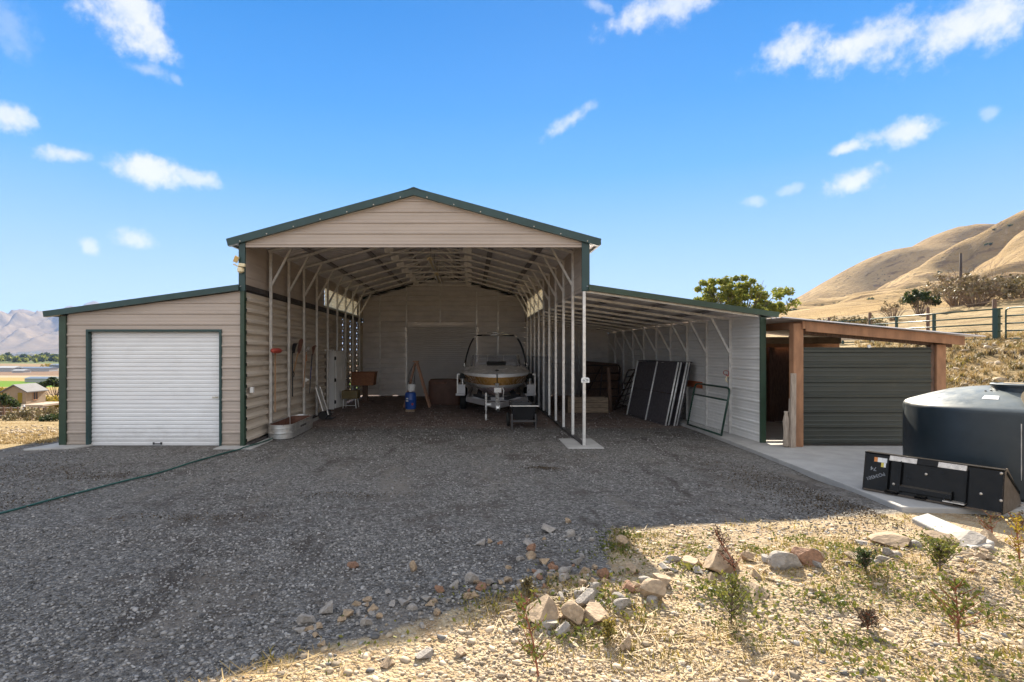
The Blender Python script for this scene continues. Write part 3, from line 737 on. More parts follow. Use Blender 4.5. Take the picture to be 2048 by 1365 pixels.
m = MB(); m.ribbed((0, Y1-.03, 0), UX, UZ, NR, .03, RDZ, const(RDX0-.03), const(RDX1+.03), pitch=.0875, rib=.014, top=.045, foot=.011, phase=.04); rd = bp(m, 'roll_up_door', 'door_grey')
m = MB(); m.box(RDX0-.05, RDX1+.05, Y1-.09, Y1-.02, RDZ, RDZ+.09); bp(m, 'door_header', 'rear_liner')
m = MB(); m.box(RDX0+.02, RDX1-.02, Y1-.06, Y1-.02, .0, .06); bp(m, 'bottom_bar', 'door_grey', rd)
T = .062
for x_, z0 in ((-4.0, 0), (RDX0-.03, 0), (XM-.15, RDZ+.09), (RDX1+.03, 0), (1.22, 0)):
    m = MB(); m.box(x_-T/2, x_+T/2, Y1-.09, Y1-.03, z0, rz_(x_)-.09); bp(m, 'rear_post', 'galv')
for x_ in (3.55, 4.8):
    m = MB(); m.box(x_-T/2, x_+T/2, Y1-.09, Y1-.03, 0, rzz(x_)-.09); bp(m, 'rear_post', 'galv')
# frames (bows)
def inst(proto, dyv):
    c = proto.copy(); COL.objects.link(c); c.parent = barn; c.location = (proto.location.x, proto.location.y+dyv, proto.location.z); return c
frames = []
y = Y0+.0
def proto(name, fn, mt='galv', **kw):
    m = MB(); fn(m); return bp(m, name, mt, **kw)
h2 = T/2
xl_, xr_ = XL+.115, XR-.02
pl = proto('post', lambda m: m.box(xl_-h2, xl_+h2, Y0-h2, Y0+h2, .02, rz_(xl_)-.11), bevel=.004)
pr = proto('post', lambda m: m.box(xr_-h2, xr_+h2, Y0-h2, Y0+h2, .02, rz_(xr_)-.11), bevel=.004)
ra = proto('rafter', lambda m: m.bar((xl_-.05, Y0, rz_(xl_-.05)-.085), (XM, Y0, RIDGE-.085), T, T), bevel=.004)
rb = proto('rafter', lambda m: m.bar((xr_+.05, Y0, rz_(xr_+.05)-.085), (XM, Y0, RIDGE-.085), T, T), bevel=.004)
ka = proto('knee_brace', lambda m: m.bar((xl_+h2-.01, Y0, 3.55), (xl_+.50, Y0, rz_(xl_+.50)-.12), .05, .05))
kb = proto('knee_brace', lambda m: m.bar((xr_-h2+.01, Y0, 3.55), (xr_-.50, Y0, rz_(xr_-.50)-.12), .05, .05))
ct = proto('collar_tie', lambda m: m.bar((XM-1.08, Y0, 4.76), (XM+1.08, Y0, 4.76), .05, .05))
gp = []
for sg in (-1, 1):
    gp.append(proto('gusset_plate', lambda m: m.bar((XM+sg*.98, Y0-.035, 4.86), (XM+sg*1.22, Y0-.035, 4.80), .006, .12)))
wb = [proto('web_brace', lambda m: m.bar((XM+sg*.10, Y0, 5.2), (XM+sg*.62, Y0, 4.79), .035, .035)) for sg in (-1, 1)]
lra = proto('lean_rafter', lambda m: m.bar((XR+.02, Y0, rzz(XR+.02)-.085), (RXO-.04, Y0, rzz(RXO-.04)-.085), T, T), bevel=.004)
lp = proto('lean_post', lambda m: m.box(RXO-.105, RXO-.105+T, Y0-h2, Y0+h2, .06, rzz(RXO-.07)-.11), bevel=.004)
lk = proto('lean_knee_brace', lambda m: m.bar((RXO-.10, Y0, 1.98), (RXO-.52, Y0, rzz(RXO-.52)-.11), .05, .05))
for k in range(1, NB):
    for p_ in [pl, pr, ra, rb, ka, kb, ct, *gp, *wb, lra, lp, lk]: inst(p_, BAY*k)
# the front frame keeps its right post and its rafters only; its left post stands in the corner trim
for p_ in (ka, kb, *gp, *wb, ct, lk, lp, lra, pl): bpy.data.objects.remove(p_)
lra2 = proto('lean_rafter', lambda m: m.bar((XR+.02, Y0+.05, rzz(XR+.02)-.085), (RXO-.06, Y0+.05, rzz(RXO-.04)-.085), T, T))
# hat channels along the roofs
for x_ in (XM-2.9, XM-1.75, XM-.75, XM+.75, XM+1.75, XM+2.9):
    m = MB(); m.box(x_-.075, x_+.075, Y0-.05, Y1, rz_(x_)-.05, rz_(x_)-.014); bp(m, 'roof_purlin', 'purlin')
for x_ in (3.3, 4.35, 5.4):
    m = MB(); m.box(x_-.06, x_+.06, Y0-.02, Y1, rzz(x_)-.05, rzz(x_)-.012); bp(m, 'roof_purlin', 'purlin')
# base rails
m = MB(); m.box(xr_-.045, xr_+.045, Y0+.03, Y1, .0, .055); bp(m, 'base_rail', 'dark_steel')
m = MB(); m.box(XL+.07, XL+.15, Y0+.08, YD0, .0, .055); bp(m, 'base_rail', 'dark_steel')
# right bay side wall
m = MB(); m.ribbed((RXO-.035, 0, 0), UY, UZ, (-1, 0, 0), .05, rzz(RXO)-.03, const(Y0+.0), const(Y1), rib=.016, phase=.02, minor=.003); bp(m, 'lean_wall', 'liner')
m = MB(); m.ribbed((RXO-.02, 0, 0), UY, UZ, (1, 0, 0), .05, rzz(RXO)-.03, const(Y0+.0), const(Y1), rib=.016, phase=.02); bp(m, 'lean_wall', 'siding')
m = MB(); m.box(XL-.03, XL-.024, YG, Y1, 0, .02)
# footings
m = MB(); m.prism([(-9.0, 11.05, .035), (-8.1, 11.25, .035), (-7.95, 11.75, .035), (-8.85, 11.95, .035)], (0, 0, -.2)); bp(m, 'footing', 'concrete', bevel=.02)
m = MB(); m.box(-5.26, XL+.32, 11.2, 11.9, -.2, .015); bp(m, 'footing', 'concrete', bevel=.02)
m = MB(); m.box(XL-.1, XL+.33, 11.9, 18.0, -.2, .02); bp(m, 'footing', 'concrete', bevel=.02)
m = MB(); m.box(2.0, 2.75, 11.28, 12.5, -.2, .022); bp(m, 'footing', 'concrete', bevel=.02)

# concrete apron beside the lean-to and under the timber shed
m = MB()
m.prism([(5.34, 6.80, .08), (12.6, 6.2, .08), (12.6, 15.6, .08), (6.19, 15.6, .08), (6.19, Y1, .08), (5.72, Y1, .08), (5.64, 13.4, .08), (5.42, 8.0, .08)], (0, 0, -.3))
tag(m.build('concrete_slab', 'concrete', bevel=.015), 'pale concrete slab under the shed and tank, its edge meeting the gravel', 'slab', kind='structure')
m = MB(); m.prism([(5.13, 6.40, .07), (5.42, 6.52, .09), (5.36, 5.62, .06), (5.02, 5.50, .04)], (0, 0, -.2))
tag(m.build('broken_concrete', 'concrete', bevel=.015), 'long broken strip of pale concrete in the weeds below the bucket', 'concrete piece')

# ------------------------------------------------------------------ timber shed at the right
SY, SB = 11.1, .08
SO = (8.2, SY, SB)
shed = thing('timber_shed', 'timber framed lean-to shed with dark green metal wall and sheet roof', 'shed', SO)
def sp(mb, name, mats, parent=None, **kw): return mb.build(name, mats, shed if parent is None else parent, off=SO, **kw)
def rs(x): return 2.60-.094*(x-6.69)              # top of the rake beam
m = MB(); m.box(6.48, 6.68, SY-.07, SY+.09, SB, 2.56); sp(m, 'post', 'timber', bevel=.008)
m = MB(); m.box(9.41, 9.60, SY+.0, SY+.16, SB, rs(9.6)-.19); sp(m, 'post', 'timber', bevel=.008)
m = MB(); m.box(9.33, 9.409, SY+.05, SY+.16, SB, rs(9.5)-.20); sp(m, 'post', 'timber_dark', bevel=.005)
m = MB(); m.prism([(6.70, SY-.12, rs(6.70)), (9.87, SY-.12, rs(9.87)), (9.87, SY-.12, rs(9.87)-.18), (6.70, SY-.12, rs(6.70)-.20)], (0, .045, 0)); sp(m, 'rake_beam', 'timber', bevel=.004)
m = MB(); m.prism([(6.72, SY+.09, rs(6.72)-.05), (9.8, SY+.09, rs(9.8)-.05), (9.8, SY+.09, rs(9.8)-.23), (6.72, SY+.09, rs(6.72)-.25)], (0, .045, 0)); sp(m, 'rake_beam', 'timber_dark', bevel=.004)
m = MB(); m.box(6.635, 6.695, SY-.12, 15.2, 2.45, 2.605); sp(m, 'side_beam', 'timber', bevel=.004)
m = MB(); m.box(6.2, 10.0, 14.9, 14.95, 2.10, 2.24); sp(m, 'rear_beam', 'timber', bevel=.004)
m = MB(); m.box(6.2, 8.9, 13.2, 13.25, 2.18, 2.34); sp(m, 'rear_beam', 'plank', bevel=.004)
for x_ in (6.4, 8.2, 9.6):
    m = MB(); m.box(x_-.07, x_+.07, 14.95, 15.09, SB, 2.3); sp(m, 'post', 'timber_dark')
aX = Vector((1, 0, -.094)).normalized(); nX = Vector((.094, 0, 1)).normalized()
m = MB(); m.ribbed((6.17, SY-.22, rs(6.17)+.02), aX, UY, nX, 0, 4.4, const(0), const(4.05), pitch=.19, rib=.018, top=.02, foot=.012, phase=.02); sp(m, 'roof_sheet', 'roof_under')
m = MB()
m.ribbed((0, SY+.05, 0), UX, UZ, (0, -1, 0), SB+.03, 2.08, const(6.69), const(9.33), pitch=.305, rib=.022, top=.05, foot=.02, phase=.18, minor=.003); sp(m, 'wall_panel', 'green_panel')
m = MB(); m.box(6.2, 9.7, 15.1, 15.13, SB, 2.12); m.box(9.60, 9.63, SY+.17, 15.1, SB, 2.05); m.box(6.69, 9.33, SY+.075, SY+.095, SB+.02, 1.9); sp(m, 'inner_wall', 'timber_dark')
m = MB(); m.lathe([(.001, -.03), (.035, -.02), (.035, 0)], 10, (8.05, SY+.02, 2.10), axis='y'); sp(m, 'light_bulb', 'white_paint')
m = MB(); m.bar((6.43, SY-.13, SB), (6.44, SY-.13, 1.56), .10, .045); m.bar((6.375, SY-.10, SB), (6.40, SY-.09, 1.05), .03, .06)
tag(m.build('plank', 'timber_weathered', bevel=.004), 'pale weathered timber plank standing against the first shed post', 'plank')
m = MB()
m.loft([[(6.31+.06*math.cos(t)*s, 11.0+.05*math.sin(t)*s, z) for t in [2*math.pi*k/14 for k in range(14)]] for s, z in ((.6, .085), (.95, .12), (.8, .4), (1.0, .6), (.55, .76), (.75, .80))], closed=True, caps=True)
tag(m.build('paper_bag', 'timber_weathered', smooth=True), 'crumpled pale bag behind the weathered plank in the shed doorway', 'bag')

# ------------------------------------------------------------------ water tank
TX, TY, TR = 7.68, 7.92, 1.146
tank = thing('water_tank', 'large round dark green plastic water tank on the concrete slab', 'water tank', (TX, TY, .08))
m = MB(); pr_ = [(TR-.05, 0), (TR, .04), (TR, 1.10), (TR-.008, 1.13), (TR-.03, 1.16), (TR-.07, 1.185), (TR-.30, 1.275), (TR-.55, 1.36), (TR-.8, 1.405), (.25, 1.415), (.001, 1.415)]
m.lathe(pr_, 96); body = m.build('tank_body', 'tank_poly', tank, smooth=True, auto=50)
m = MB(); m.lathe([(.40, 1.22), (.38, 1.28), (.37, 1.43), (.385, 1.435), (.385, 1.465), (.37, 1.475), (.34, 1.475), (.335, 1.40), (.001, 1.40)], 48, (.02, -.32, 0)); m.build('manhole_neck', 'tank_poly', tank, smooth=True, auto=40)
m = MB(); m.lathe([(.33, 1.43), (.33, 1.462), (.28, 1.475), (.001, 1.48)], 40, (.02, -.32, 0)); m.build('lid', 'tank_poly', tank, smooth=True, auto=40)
dirc = (Vector((0, 0, 0))-Vector((TX, TY, 0))).normalized()
fa = math.atan2(dirc.y, dirc.x)
nc = Vector((.02, -.32, 0)); fp = nc+Vector((math.cos(fa+.12), math.sin(fa+.12), 0))*.378
dvec = Vector((math.cos(fa+.12), math.sin(fa+.12), 0)); tv = Vector((-dvec.y, dvec.x, 0))
m = MB(); ringp = lambda rr, dd: [fp+dvec*dd+tv*(rr*math.cos(t))+Vector((0, 0, 1.36+rr*math.sin(t))) for t in [2*math.pi*k/20 for k in range(20)]]
m.loft([ringp(.034, 0), ringp(.034, .02), ringp(.02, .022), ringp(.02, .004)], closed=True); m.build('port_ring', 'white_paint', tank)
m = MB(); m.loft([ringp(.019, .008), ringp(.001, .008)], closed=True); m.build('port_hole', 'ink', tank)
# label on the dome, vents, weld seam
def dome(ang, rad):
    z = np.interp(rad, [.25, TR-.8, TR-.55, TR-.30, TR-.07, TR-.03, TR], [1.415, 1.405, 1.36, 1.275, 1.185, 1.16, 1.10]); return Vector((rad*math.cos(ang), rad*math.sin(ang), float(z)))
m = MB()
fs = []
for i in range(5):
    for j in range(2): fs.append(dome(fa-.26+.05*i, TR-.42+.12*j)+Vector((0, 0, .004)))
m.add(fs, [(2*i, 2*i+1, 2*i+3, 2*i+2) for i in range(4)]); m.build('label', 'sticker_white', tank)
for k in range(4):
    m = MB(); p_ = dome(fa-.33+.09*k, TR-.58-.04*k); m.lathe([(.012, 0), (.012, .012), (.001, .014)], 8, tuple(p_)); m.build('vent_plug', 'ink', tank)
sa = fa+.14
m = MB()
seam = [Vector((math.cos(sa)*(TR+.002), math.sin(sa)*(TR+.002), z)) for z in (.28, .42, .58, .7, .86, 1.0)]
m.tube(seam, [.003, .006, .004, .006, .004, .006], 6); m.build('weld_seam', 'galv', tank)
# webbing strap over the lid and down the side
m = MB()
ctrl = [nc+Vector((math.cos(a_), math.sin(a_), 0))*.30+Vector((0, 0, 1.487)) for a_ in (fa-.9, fa-.3, fa+.1)]
ctrl += [nc+Vector((math.cos(fa+.22), math.sin(fa+.22), 0))*.42+Vector((0, 0, 1.49)), Vector((math.cos(fa+.20), math.sin(fa+.20), 0))*.90+Vector((0, 0, 1.33)),
         Vector((math.cos(fa+.27), math.sin(fa+.27), 0))*(TR+.03)+Vector((0, 0, 1.05)), Vector((math.cos(fa+.28), math.sin(fa+.28), 0))*(TR+.03)+Vector((0, 0, .75)),
         Vector((math.cos(fa+.30), math.sin(fa+.30), 0))*(TR+.03)+Vector((0, 0, .52)), Vector((math.cos(fa+.33), math.sin(fa+.33), 0))*(TR+.05)+Vector((0, 0, .40))]
ctrl = [c+Vector((TX, TY, .08)) for c in ctrl]
def smooth_path(c, n=6):
    out = []
    for i in range(len(c)-1):
        p0, p1, p2, p3 = c[max(i-1, 0)], c[i], c[i+1], c[min(i+2, len(c)-1)]
        for k in range(n):
            t = k/n
            out.append(.5*((2*p1)+(p2-p0)*t+(2*p0-5*p1+4*p2-p3)*t*t+(3*p1-p0-3*p2+p3)*t**3))
    return out+[c[-1]]
pth = smooth_path(ctrl); wd = [.016]*10+[.02]*20+[.03]*40
for i in range(len(pth)-1):
    w_ = wd[min(i, len(wd)-1)]; m.bar(pth[i], pth[i+1], w_*2, .006, up=(pth[i]-Vector((TX, TY, 0.0))).normalized())
lp_ = [pth[-1]+Vector((.0, 0, .02)), pth[-1]+Vector((-.06, -.0, -.12)), pth[-1]+Vector((-.02, 0, -.2)), pth[-1]+Vector((.09, -.02, -.2))]
m.tube(smooth_path(lp_), .008, 6)
tag(m.build('webbing_strap', 'webbing'), 'tan webbing strap hanging over the lid and side of the water tank', 'strap')

# ------------------------------------------------------------------ loader bucket
A_, B_ = Vector((5.44, 7.64, 0)), Vector((6.22, 6.43, 0))
W = (B_-A_).length; rzb = math.atan2((B_-A_).y, (B_-A_).x)
bk = thing('loader_bucket', 'black skid loader bucket standing on the slab in front of the tank', 'loader bucket', (A_.x, A_.y, .09), rzb)
# local frame: x along the back sheet, -y toward the viewer, z up; the bowl opens behind (+y); the back leans away at the top
H = .50; lean = .10
def bkp(x, z, d=0.0): return Vector((x, lean*z/H-d, z))
side = [(0, 0.0), (lean, H), (lean+.10, H+.02), (.62, .20), (.74, .02), (.12, -.0)]
m = MB(); th = .014
m.prism([(0, 0, .0), (0, lean, H), (0, lean+.012, H), (0, .014, .0)], (W, 0, 0)); m.build('back_sheet', 'black_paint', bk)
m = MB(); m.prism([(0, .02, -.004), (0, .74, -.004), (0, .74, .010), (0, .02, .012)], (W, 0, 0)); m.build('floor_sheet', 'brown_black', bk)
for x_ in (0.0, W-th):
    m = MB(); m.prism([(x_, y_, z_) for y_, z_ in side], (th, 0, 0)); m.build('side_plate', 'brown_black', bk)
m = MB(); m.bar((W+.004, lean+.06, H-.03), (W+.004, .64, .17), .012, .03); m.build('side_rib', 'black_paint', bk)
m = MB(); m.box(-.01, W+.01, .70, .80, -.006, .016); m.build('cutting_edge', 'worn_lit_edge', bk)
m = MB(); m.bar(bkp(0, H+.005, -.03), bkp(W, H+.005, -.03), .09, .022); m.build('top_rail', 'black_paint', bk, bevel=.004)
# quick-attach plate: slanted upper flanges, ribs, lower ledge
for x0, x1 in ((.30, .60), (.82, 1.10)):
    m = MB(); m.prism([(x0, bkp(x0, H-.06, .0).y, H-.06), (x0, bkp(0, H-.02, .045).y, H-.055), (x0, bkp(0, H, .0).y-.01, H+.012), (x0, bkp(0, H).y, H-.01)], (x1-x0, 0, 0)); m.build('attach_flange', 'worn_lit_edge', bk)  # pale metal stands in for sun caught on the angled lip
m = MB(); m.prism([(.60, bkp(0, H-.07, 0).y, H-.07), (.60, bkp(0, H-.03, .04).y, H-.06), (.60, bkp(0, H, 0).y-.01, H+.02), (.60, bkp(0, H).y, H)], (.22, 0, 0)); m.build('attach_flange', 'black_paint', bk, bevel=.004)
for x_ in (.29, .43, 1.10):
    m = MB(); m.prism([bkp(x_, .06), bkp(x_, .05, .05), bkp(x_, H-.05, .045), bkp(x_, H-.03)], (.012, 0, 0)); m.build('attach_rib', 'black_paint', bk, bevel=.002)
for x_ in (.97,):
    m = MB(); m.prism([bkp(x_, .06), bkp(x_, .06, .06), bkp(x_, .17, .05), bkp(x_, .17)], (.01, 0, 0)); m.build('attach_rib', 'black_paint', bk, bevel=.002)
m = MB(); m.prism([bkp(.43, .15), bkp(.43, .135, .05), bkp(.43, .075, .05), bkp(.43, .06)], (.55, 0, 0)); m.build('attach_ledge', 'black_paint', bk, bevel=.004)
m = MB(); m.prism([bkp(.90, .062), bkp(.90, .055, .075), bkp(.90, .045, .075), bkp(.90, .048)], (.21, 0, 0)); m.build('attach_ledge', 'worn_lit_edge', bk)
for x0, x1 in ((.27, .42), (.60, .72), (.99, 1.10)):
    m = MB(); m.prism([bkp(x0, .055), bkp(x0, .05, .05), bkp(x0, .012, .025), bkp(x0, .01)], (x1-x0, 0, 0)); m.build('wear_pad', 'black_paint', bk, bevel=.004)
m = MB(); m.bar(bkp(.02, .012, .006), bkp(W-.01, .012, .006), .012, .02); m.build('bottom_lip', 'brown_black', bk)
for x_, z_ in ((.70, .33), (.36, .14), (1.24, .2), (W-.03, H-.03), (W-.02, .16)):
    m = MB(); m.lathe([(.016, 0), (.016, .014), (.008, .02), (.001, .021)], 10, (x_, 0, 0), axis='y'); m.v = [(x, lean*z_/H-y-.001, z+z_) for x, y, z in m.v]; m.build('bolt', 'worn_lit_edge', bk)
# stickers and the chalk numbers
def stick(x0, x1, z0, z1, mt):
    m = MB(); m.prism([bkp(x0, z0, .003), bkp(x1, z0, .003), bkp(x1, z1, .003), bkp(x0, z1, .003)], (0, .002, 0)); return m.build('sticker', mt, bk)
stick(.115, .155, .395, .455, 'sticker_orange'); stick(.156, .205, .395, .455, 'sticker_white'); stick(.206, .265, .395, .455, 'galv'); stick(.20, .23, .335, .393, 'sticker_yellow'); stick(.231, .255, .335, .393, 'sticker_white')
def chalk(txt, x, z, size, rot, name='chalk_writing'):
    cu = bpy.data.curves.new(name, 'FONT'); cu.body = txt; cu.size = size; cu.extrude = .0006; cu.offset = .0006; cu.align_x = 'CENTER'; cu.align_y = 'CENTER'
    t_ = bpy.data.objects.new(name, cu); COL.objects.link(t_); bpy.context.view_layer.update()
    me = bpy.data.meshes.new_from_object(t_.evaluated_get(bpy.context.evaluated_depsgraph_get())); bpy.data.objects.remove(t_)
    me.materials.clear(); me.materials.append(MATS['chalk'])
    o = bpy.data.objects.new(name, me); COL.objects.link(o); o.parent = bk
    o.rotation_euler = Matrix.Rotation(0, 4, 'Z').to_euler(); tilt = math.atan2(H, lean)
    o.matrix_local = Matrix.Translation(bkp(x, z, .003)) @ Matrix.Rotation(tilt, 4, 'X') @ Matrix.Rotation(rot, 4, 'Z')
    return o
chalk('74', .115, .30, .075, R(178)); chalk('PO34501', .145, .20, .062, R(207))

# ------------------------------------------------------------------ boat on its trailer
BQ = 1.8
boat = thing('motor_boat', 'white and gold open-bow ski boat with a tow tower, resting on its trailer', 'boat', (.80, 16.55, 0), R(-BQ))
L = 6.1; NS = 26
def hb(s): return 1.16*(1-(1-min(s/.52, 1))**2.5)**.62*(1-.06*max(0, s-.6))+.02
def keel(s): return .50+.40*(1-min(s/.26, 1))**2.2
sects = []
for i in range(NS+1):
    s = (i/NS)**1.35; b = hb(s); zk = keel(s); zt = 1.30+.02*min(1, s/.3)
    f = lambda t: zk+(zt-zk)*t
    gt_ = zt-.08; g0 = .96
    y = s*L+ (0)
    fl = .55+.35*min(1, s/.45)                      # flare: lower lines narrower toward the bow
    row = [(0, y+.22*(1-min(s/.3, 1))*0, zk), (b*fl*.55, y, zk+(g0-zk)*.35), (b*fl*.85, y, zk+(g0-zk)*.65), (b*(fl*.6+.38), y, g0), (b*.975, y, gt_-.02), (b, y, gt_), (b*1.0, y, zt-.02), (b*.97, y, zt)]
    sects.append(row)
V = []; Fq = []; MI = []
for sg in (1, -1):
    o = len(V); k = len(sects[0])
    for r in sects: V += [(sg*x, y, z) for x, y, z in r]
    for i in range(NS):
        for j in range(k-1):
            q = (o+i*k+j, o+(i+1)*k+j, o+(i+1)*k+j+1, o+i*k+j+1)
            Fq.append(q if sg == 1 else q[::-1]); MI.append((2, 2, 0, 1, 0, 0, 0)[j])
m = MB(); m.v = V; m.f = Fq; m.mi = MI
tr_ = [(x, L, z) for x, y, z in sects[-1]]; m.add(tr_+[(-x, y, z) for x, y, z in tr_[::-1]], [tuple(range(2*len(tr_)))], 0)
m.build('hull', ['gel_white', 'gel_gold', 'gel_silver'], boat, smooth=True, auto=35)
# deck with the pale V of the bow
m = MB(); rings = []
for i in range(NS+1):
    s = (i/NS)**1.35; b = hb(s); y = s*L; zt = 1.32
    c = min(1, s/.28); rise = .24*min(1, s/.40)
    row = [(b*.97, y, zt-.005), (b*.80, y, zt+.05*c), (b*.62, y, zt+rise*.62), (b*.25, y, zt+rise*.92), (0, y, zt+rise)]
    if s > .46: row = [(b*.97, y, zt), (b*.86, y, zt+.12), (b*.78, y, zt+.12), (b*.76, y, zt-.3), (0, y, zt-.35)]
    rings.append(row+[(-x, yy, z) for x, yy, z in row[-2::-1]])
m.loft(rings); m.build('deck', 'gel_white', boat, smooth=True, auto=40)
m = MB(); m.loft([[(-.30, 1.30, 1.53), (.30, 1.30, 1.53)], [(-.32, 1.36, 1.62), (.32, 1.36, 1.62)], [(-.32, 1.6, 1.66), (.32, 1.6, 1.66)]]); m.build('bow_hatch', 'ink', boat)
m = MB(); m.bar((-.06, .45, 1.40), (.06, .45, 1.40), .03, .03); m.box(-.012, .012, .42, .48, 1.36, 1.44); m.build('bow_light', 'ink', boat)
m = MB(); m.tube([(-.10, .03, 1.02), (-.05, -.01, 1.0), (-.02, .03, 1.02)], .012, 6); m.tube([(.10, .03, 1.02), (.05, -.01, 1.0), (.02, .03, 1.02)], .012, 6); m.build('bow_eye', 'ink', boat)
# windshield
yw = 2.75; b_ = .93
wp = lambda z, k, yy: [(-b_*k, yy+.55, z), (-b_*.86*k, yy+.06, z), (-.30*k, yy, z), (.30*k, yy, z), (b_*.86*k, yy+.06, z), (b_*k, yy+.55, z)]
lo_, hi_ = wp(1.44, 1.0, yw), wp(1.86, .93, yw+.28)
m = MB(); m.loft([lo_, hi_]); m.v += [(x, y+.008, z) for x, y, z in m.v]; n_ = 12; m.f += [tuple(i+n_ for i in f[::-1]) for f in list(m.f)]; m.mi += [0]*5
ws = m.build('windshield', 'tinted_glass', boat)
m = MB(); m.tube(hi_, .014, 8); m.tube(lo_, .014, 8)
for i in range(6): m.tube([lo_[i], hi_[i]], .011, 6)
m.build('windshield_frame', 'galv', ws)
# tow tower
tw = []
m = MB()
for sg in (-1, 1):
    for dyy in (0, .55):
        P_ = [Vector((sg*1.10, 3.0+dyy, 1.45)), Vector((sg*1.06, 3.05+dyy*.8, 1.75)), Vector((sg*.93, 3.2+dyy*.7, 2.2)), Vector((sg*.78, 3.3+dyy*.6, 2.48)), Vector((sg*.66, 3.33+dyy*.6, 2.57))]
        m.tube(smooth_path(P_, 4), .022, 8)
for dyy in (0, .33): m.tube([(-.66, 3.33+dyy, 2.57), (.66, 3.33+dyy, 2.57)], .024, 8)
tower = m.build('tow_tower', 'black_plastic', boat, smooth=True)
m = MB()
for sg in (-1, 1):
    m.tube([(sg*.66, 3.30, 2.575), (sg*.80, 3.28, 2.46)], .028, 8); m.lathe([(.001, -.05), (.05, -.03), (.05, .03), (.001, .05)], 12, (sg*1.11, 2.97, 1.47)); m.tube([(sg*1.11, 2.97, 1.47), (sg*1.10, 2.98, 1.60)], .03, 8)
m.tube([(-.50, 3.315, 2.58), (.5, 3.315, 2.58)], .026, 8); m.tube([(-.30, 3.34, 2.66), (.30, 3.34, 2.66)], .018, 8)
m.build('tower_fitting', 'chrome', tower, smooth=True)
# seats seen over the bow
for sg in (-1, 1):
    m = MB(); m.box(sg*.55-.22, sg*.55+.22, 3.5, 3.75, 1.05, 1.60); m.build('seat', 'gel_white', boat, bevel=.05)

trailer = thing('boat_trailer', 'silver tandem boat trailer with jack wheel and fender guides, under the boat', 'trailer', (.80, 16.55, 0), R(-BQ))
m = MB(); TF = .45
m.bar((0, -1.35, .44), (0, -.35, .44), .10, .10)
for sg in (-1, 1):
    m.bar((sg*.03, -.95, .45), (sg*.92, .55, .50), .08, .14); m.bar((sg*.92, .53, .50), (sg*.92, 5.6, .50), .08, .14)
m.bar((-.92, .6, .50), (.92, .6, .50), .09, .12); m.bar((-.92, 3.2, .40), (.92, 3.2, .40), .1, .1); m.bar((-.40, -.30, .47), (.40, -.30, .47), .07, .06)
m.build('trailer_frame', 'trailer_silver', trailer, bevel=.008)
m = MB(); m.bar((0, -1.55, .45), (0, -1.25, .45), .12, .12); m.lathe([(.001, -.03), (.055, -.02), (.06, .03), (.04, .07), (.001, .08)], 14, (0, -1.56, .44), axis='y'); cp = m.build('coupler', 'galv_bright', trailer, bevel=.012)
m = MB(); m.box(-.03, .03, -1.70, -1.62, .37, .44); m.build('coupler_latch', 'ink', cp)
m = MB(); m.bar((0, -.55, .44), (0, -.12, 1.02), .11, .09); wpst = m.build('winch_post', 'galv_bright', trailer, bevel=.01)
m = MB(); m.tube([(.14, -.42, .95), (.19, -.44, .85), (.17, -.44, .62), (.19, -.44, .58)], .012, 8); m.box(-.09, .12, -.36, -.26, .78, .92); m.build('winch_handle', 'galv', wpst)
jx = -.33
m = MB(); m.tube([(jx, -.72, .30), (jx, -.72, .80)], .033, 12); m.tube([(jx, -.72, .12), (jx, -.72, .32)], .022, 10); m.bar((jx, -.72, .47), (-.12, -.75, .47), .05, .06); jk = m.build('tongue_jack', 'galv_bright', trailer, smooth=True, auto=40)
m = MB(); m.lathe([(.02, -.03), (.085, -.028), (.10, -.012), (.10, .012), (.085, .028), (.02, .03)], 20, (jx, -.74, .10), axis='x'); m.build('jack_wheel', 'white_paint', jk, smooth=True, auto=40)
for sg in (-1, 1):
    m = MB()
    m.bar((sg*.25, -.05, .57), (sg*.68, .9, .60), .14, .07); m.bar((sg*.55, .9, .60), (sg*.55, 5.5, .66), .16, .08); m.build('bunk', 'carpet', trailer)
    m = MB(); m.box(sg*1.16-.13, sg*1.16+.13, 1.95, 4.05, .86, .885); m.box(sg*1.16-.13, sg*1.16+.13, 1.93, 1.96, .52, .885); m.box(sg*1.16-.20, sg*1.16+.12, 1.86, 1.95, .50, .58)
    fd = m.build('fender', 'trailer_silver', trailer, bevel=.015)
    m = MB(); m.bar((sg*1.30, 1.92, .52), (sg*1.30, 1.92, 1.24), .04, .04); m.bar((sg*1.13, 1.92, .86), (sg*1.13, 1.92, 1.2), .03, .03); m.bar((sg*1.31, 1.92, 1.22), (sg*1.0, 1.95, 1.22), .04, .04); m.build('fender_guide', 'galv', fd)
    m = MB(); m.box(sg*1.12-.10, sg*1.12+.10, 1.86, 2.02, 1.08, 1.25); m.build('guide_pad', 'rubber', fd, bevel=.03)
    for yy in (2.5, 3.4):
        m = MB(); m.lathe([(.20, -.10), (.31, -.10), (.345, -.07), (.345, .07), (.31, .10), (.20, .10)], 28, (sg*1.13, yy, .345), axis='x'); ty = m.build('wheel', 'rubber', trailer, smooth=True, auto=40)
        m = MB(); m.lathe([(.001, -.05), (.07, -.06), (.10, -.02), (.20, -.07), (.20, .07), (.10, .04), (.001, .05)], 20, (sg*1.13, yy, .345), axis='x'); m.build('rim', 'trailer_silver', ty, smooth=True, auto=40)
m = MB(); m.bar((-1.13, 2.5, .345), (1.13, 2.5, .345), .06); m.bar((-1.13, 3.4, .345), (1.13, 3.4, .345), .06); m.build('axle', 'dark_steel', trailer)

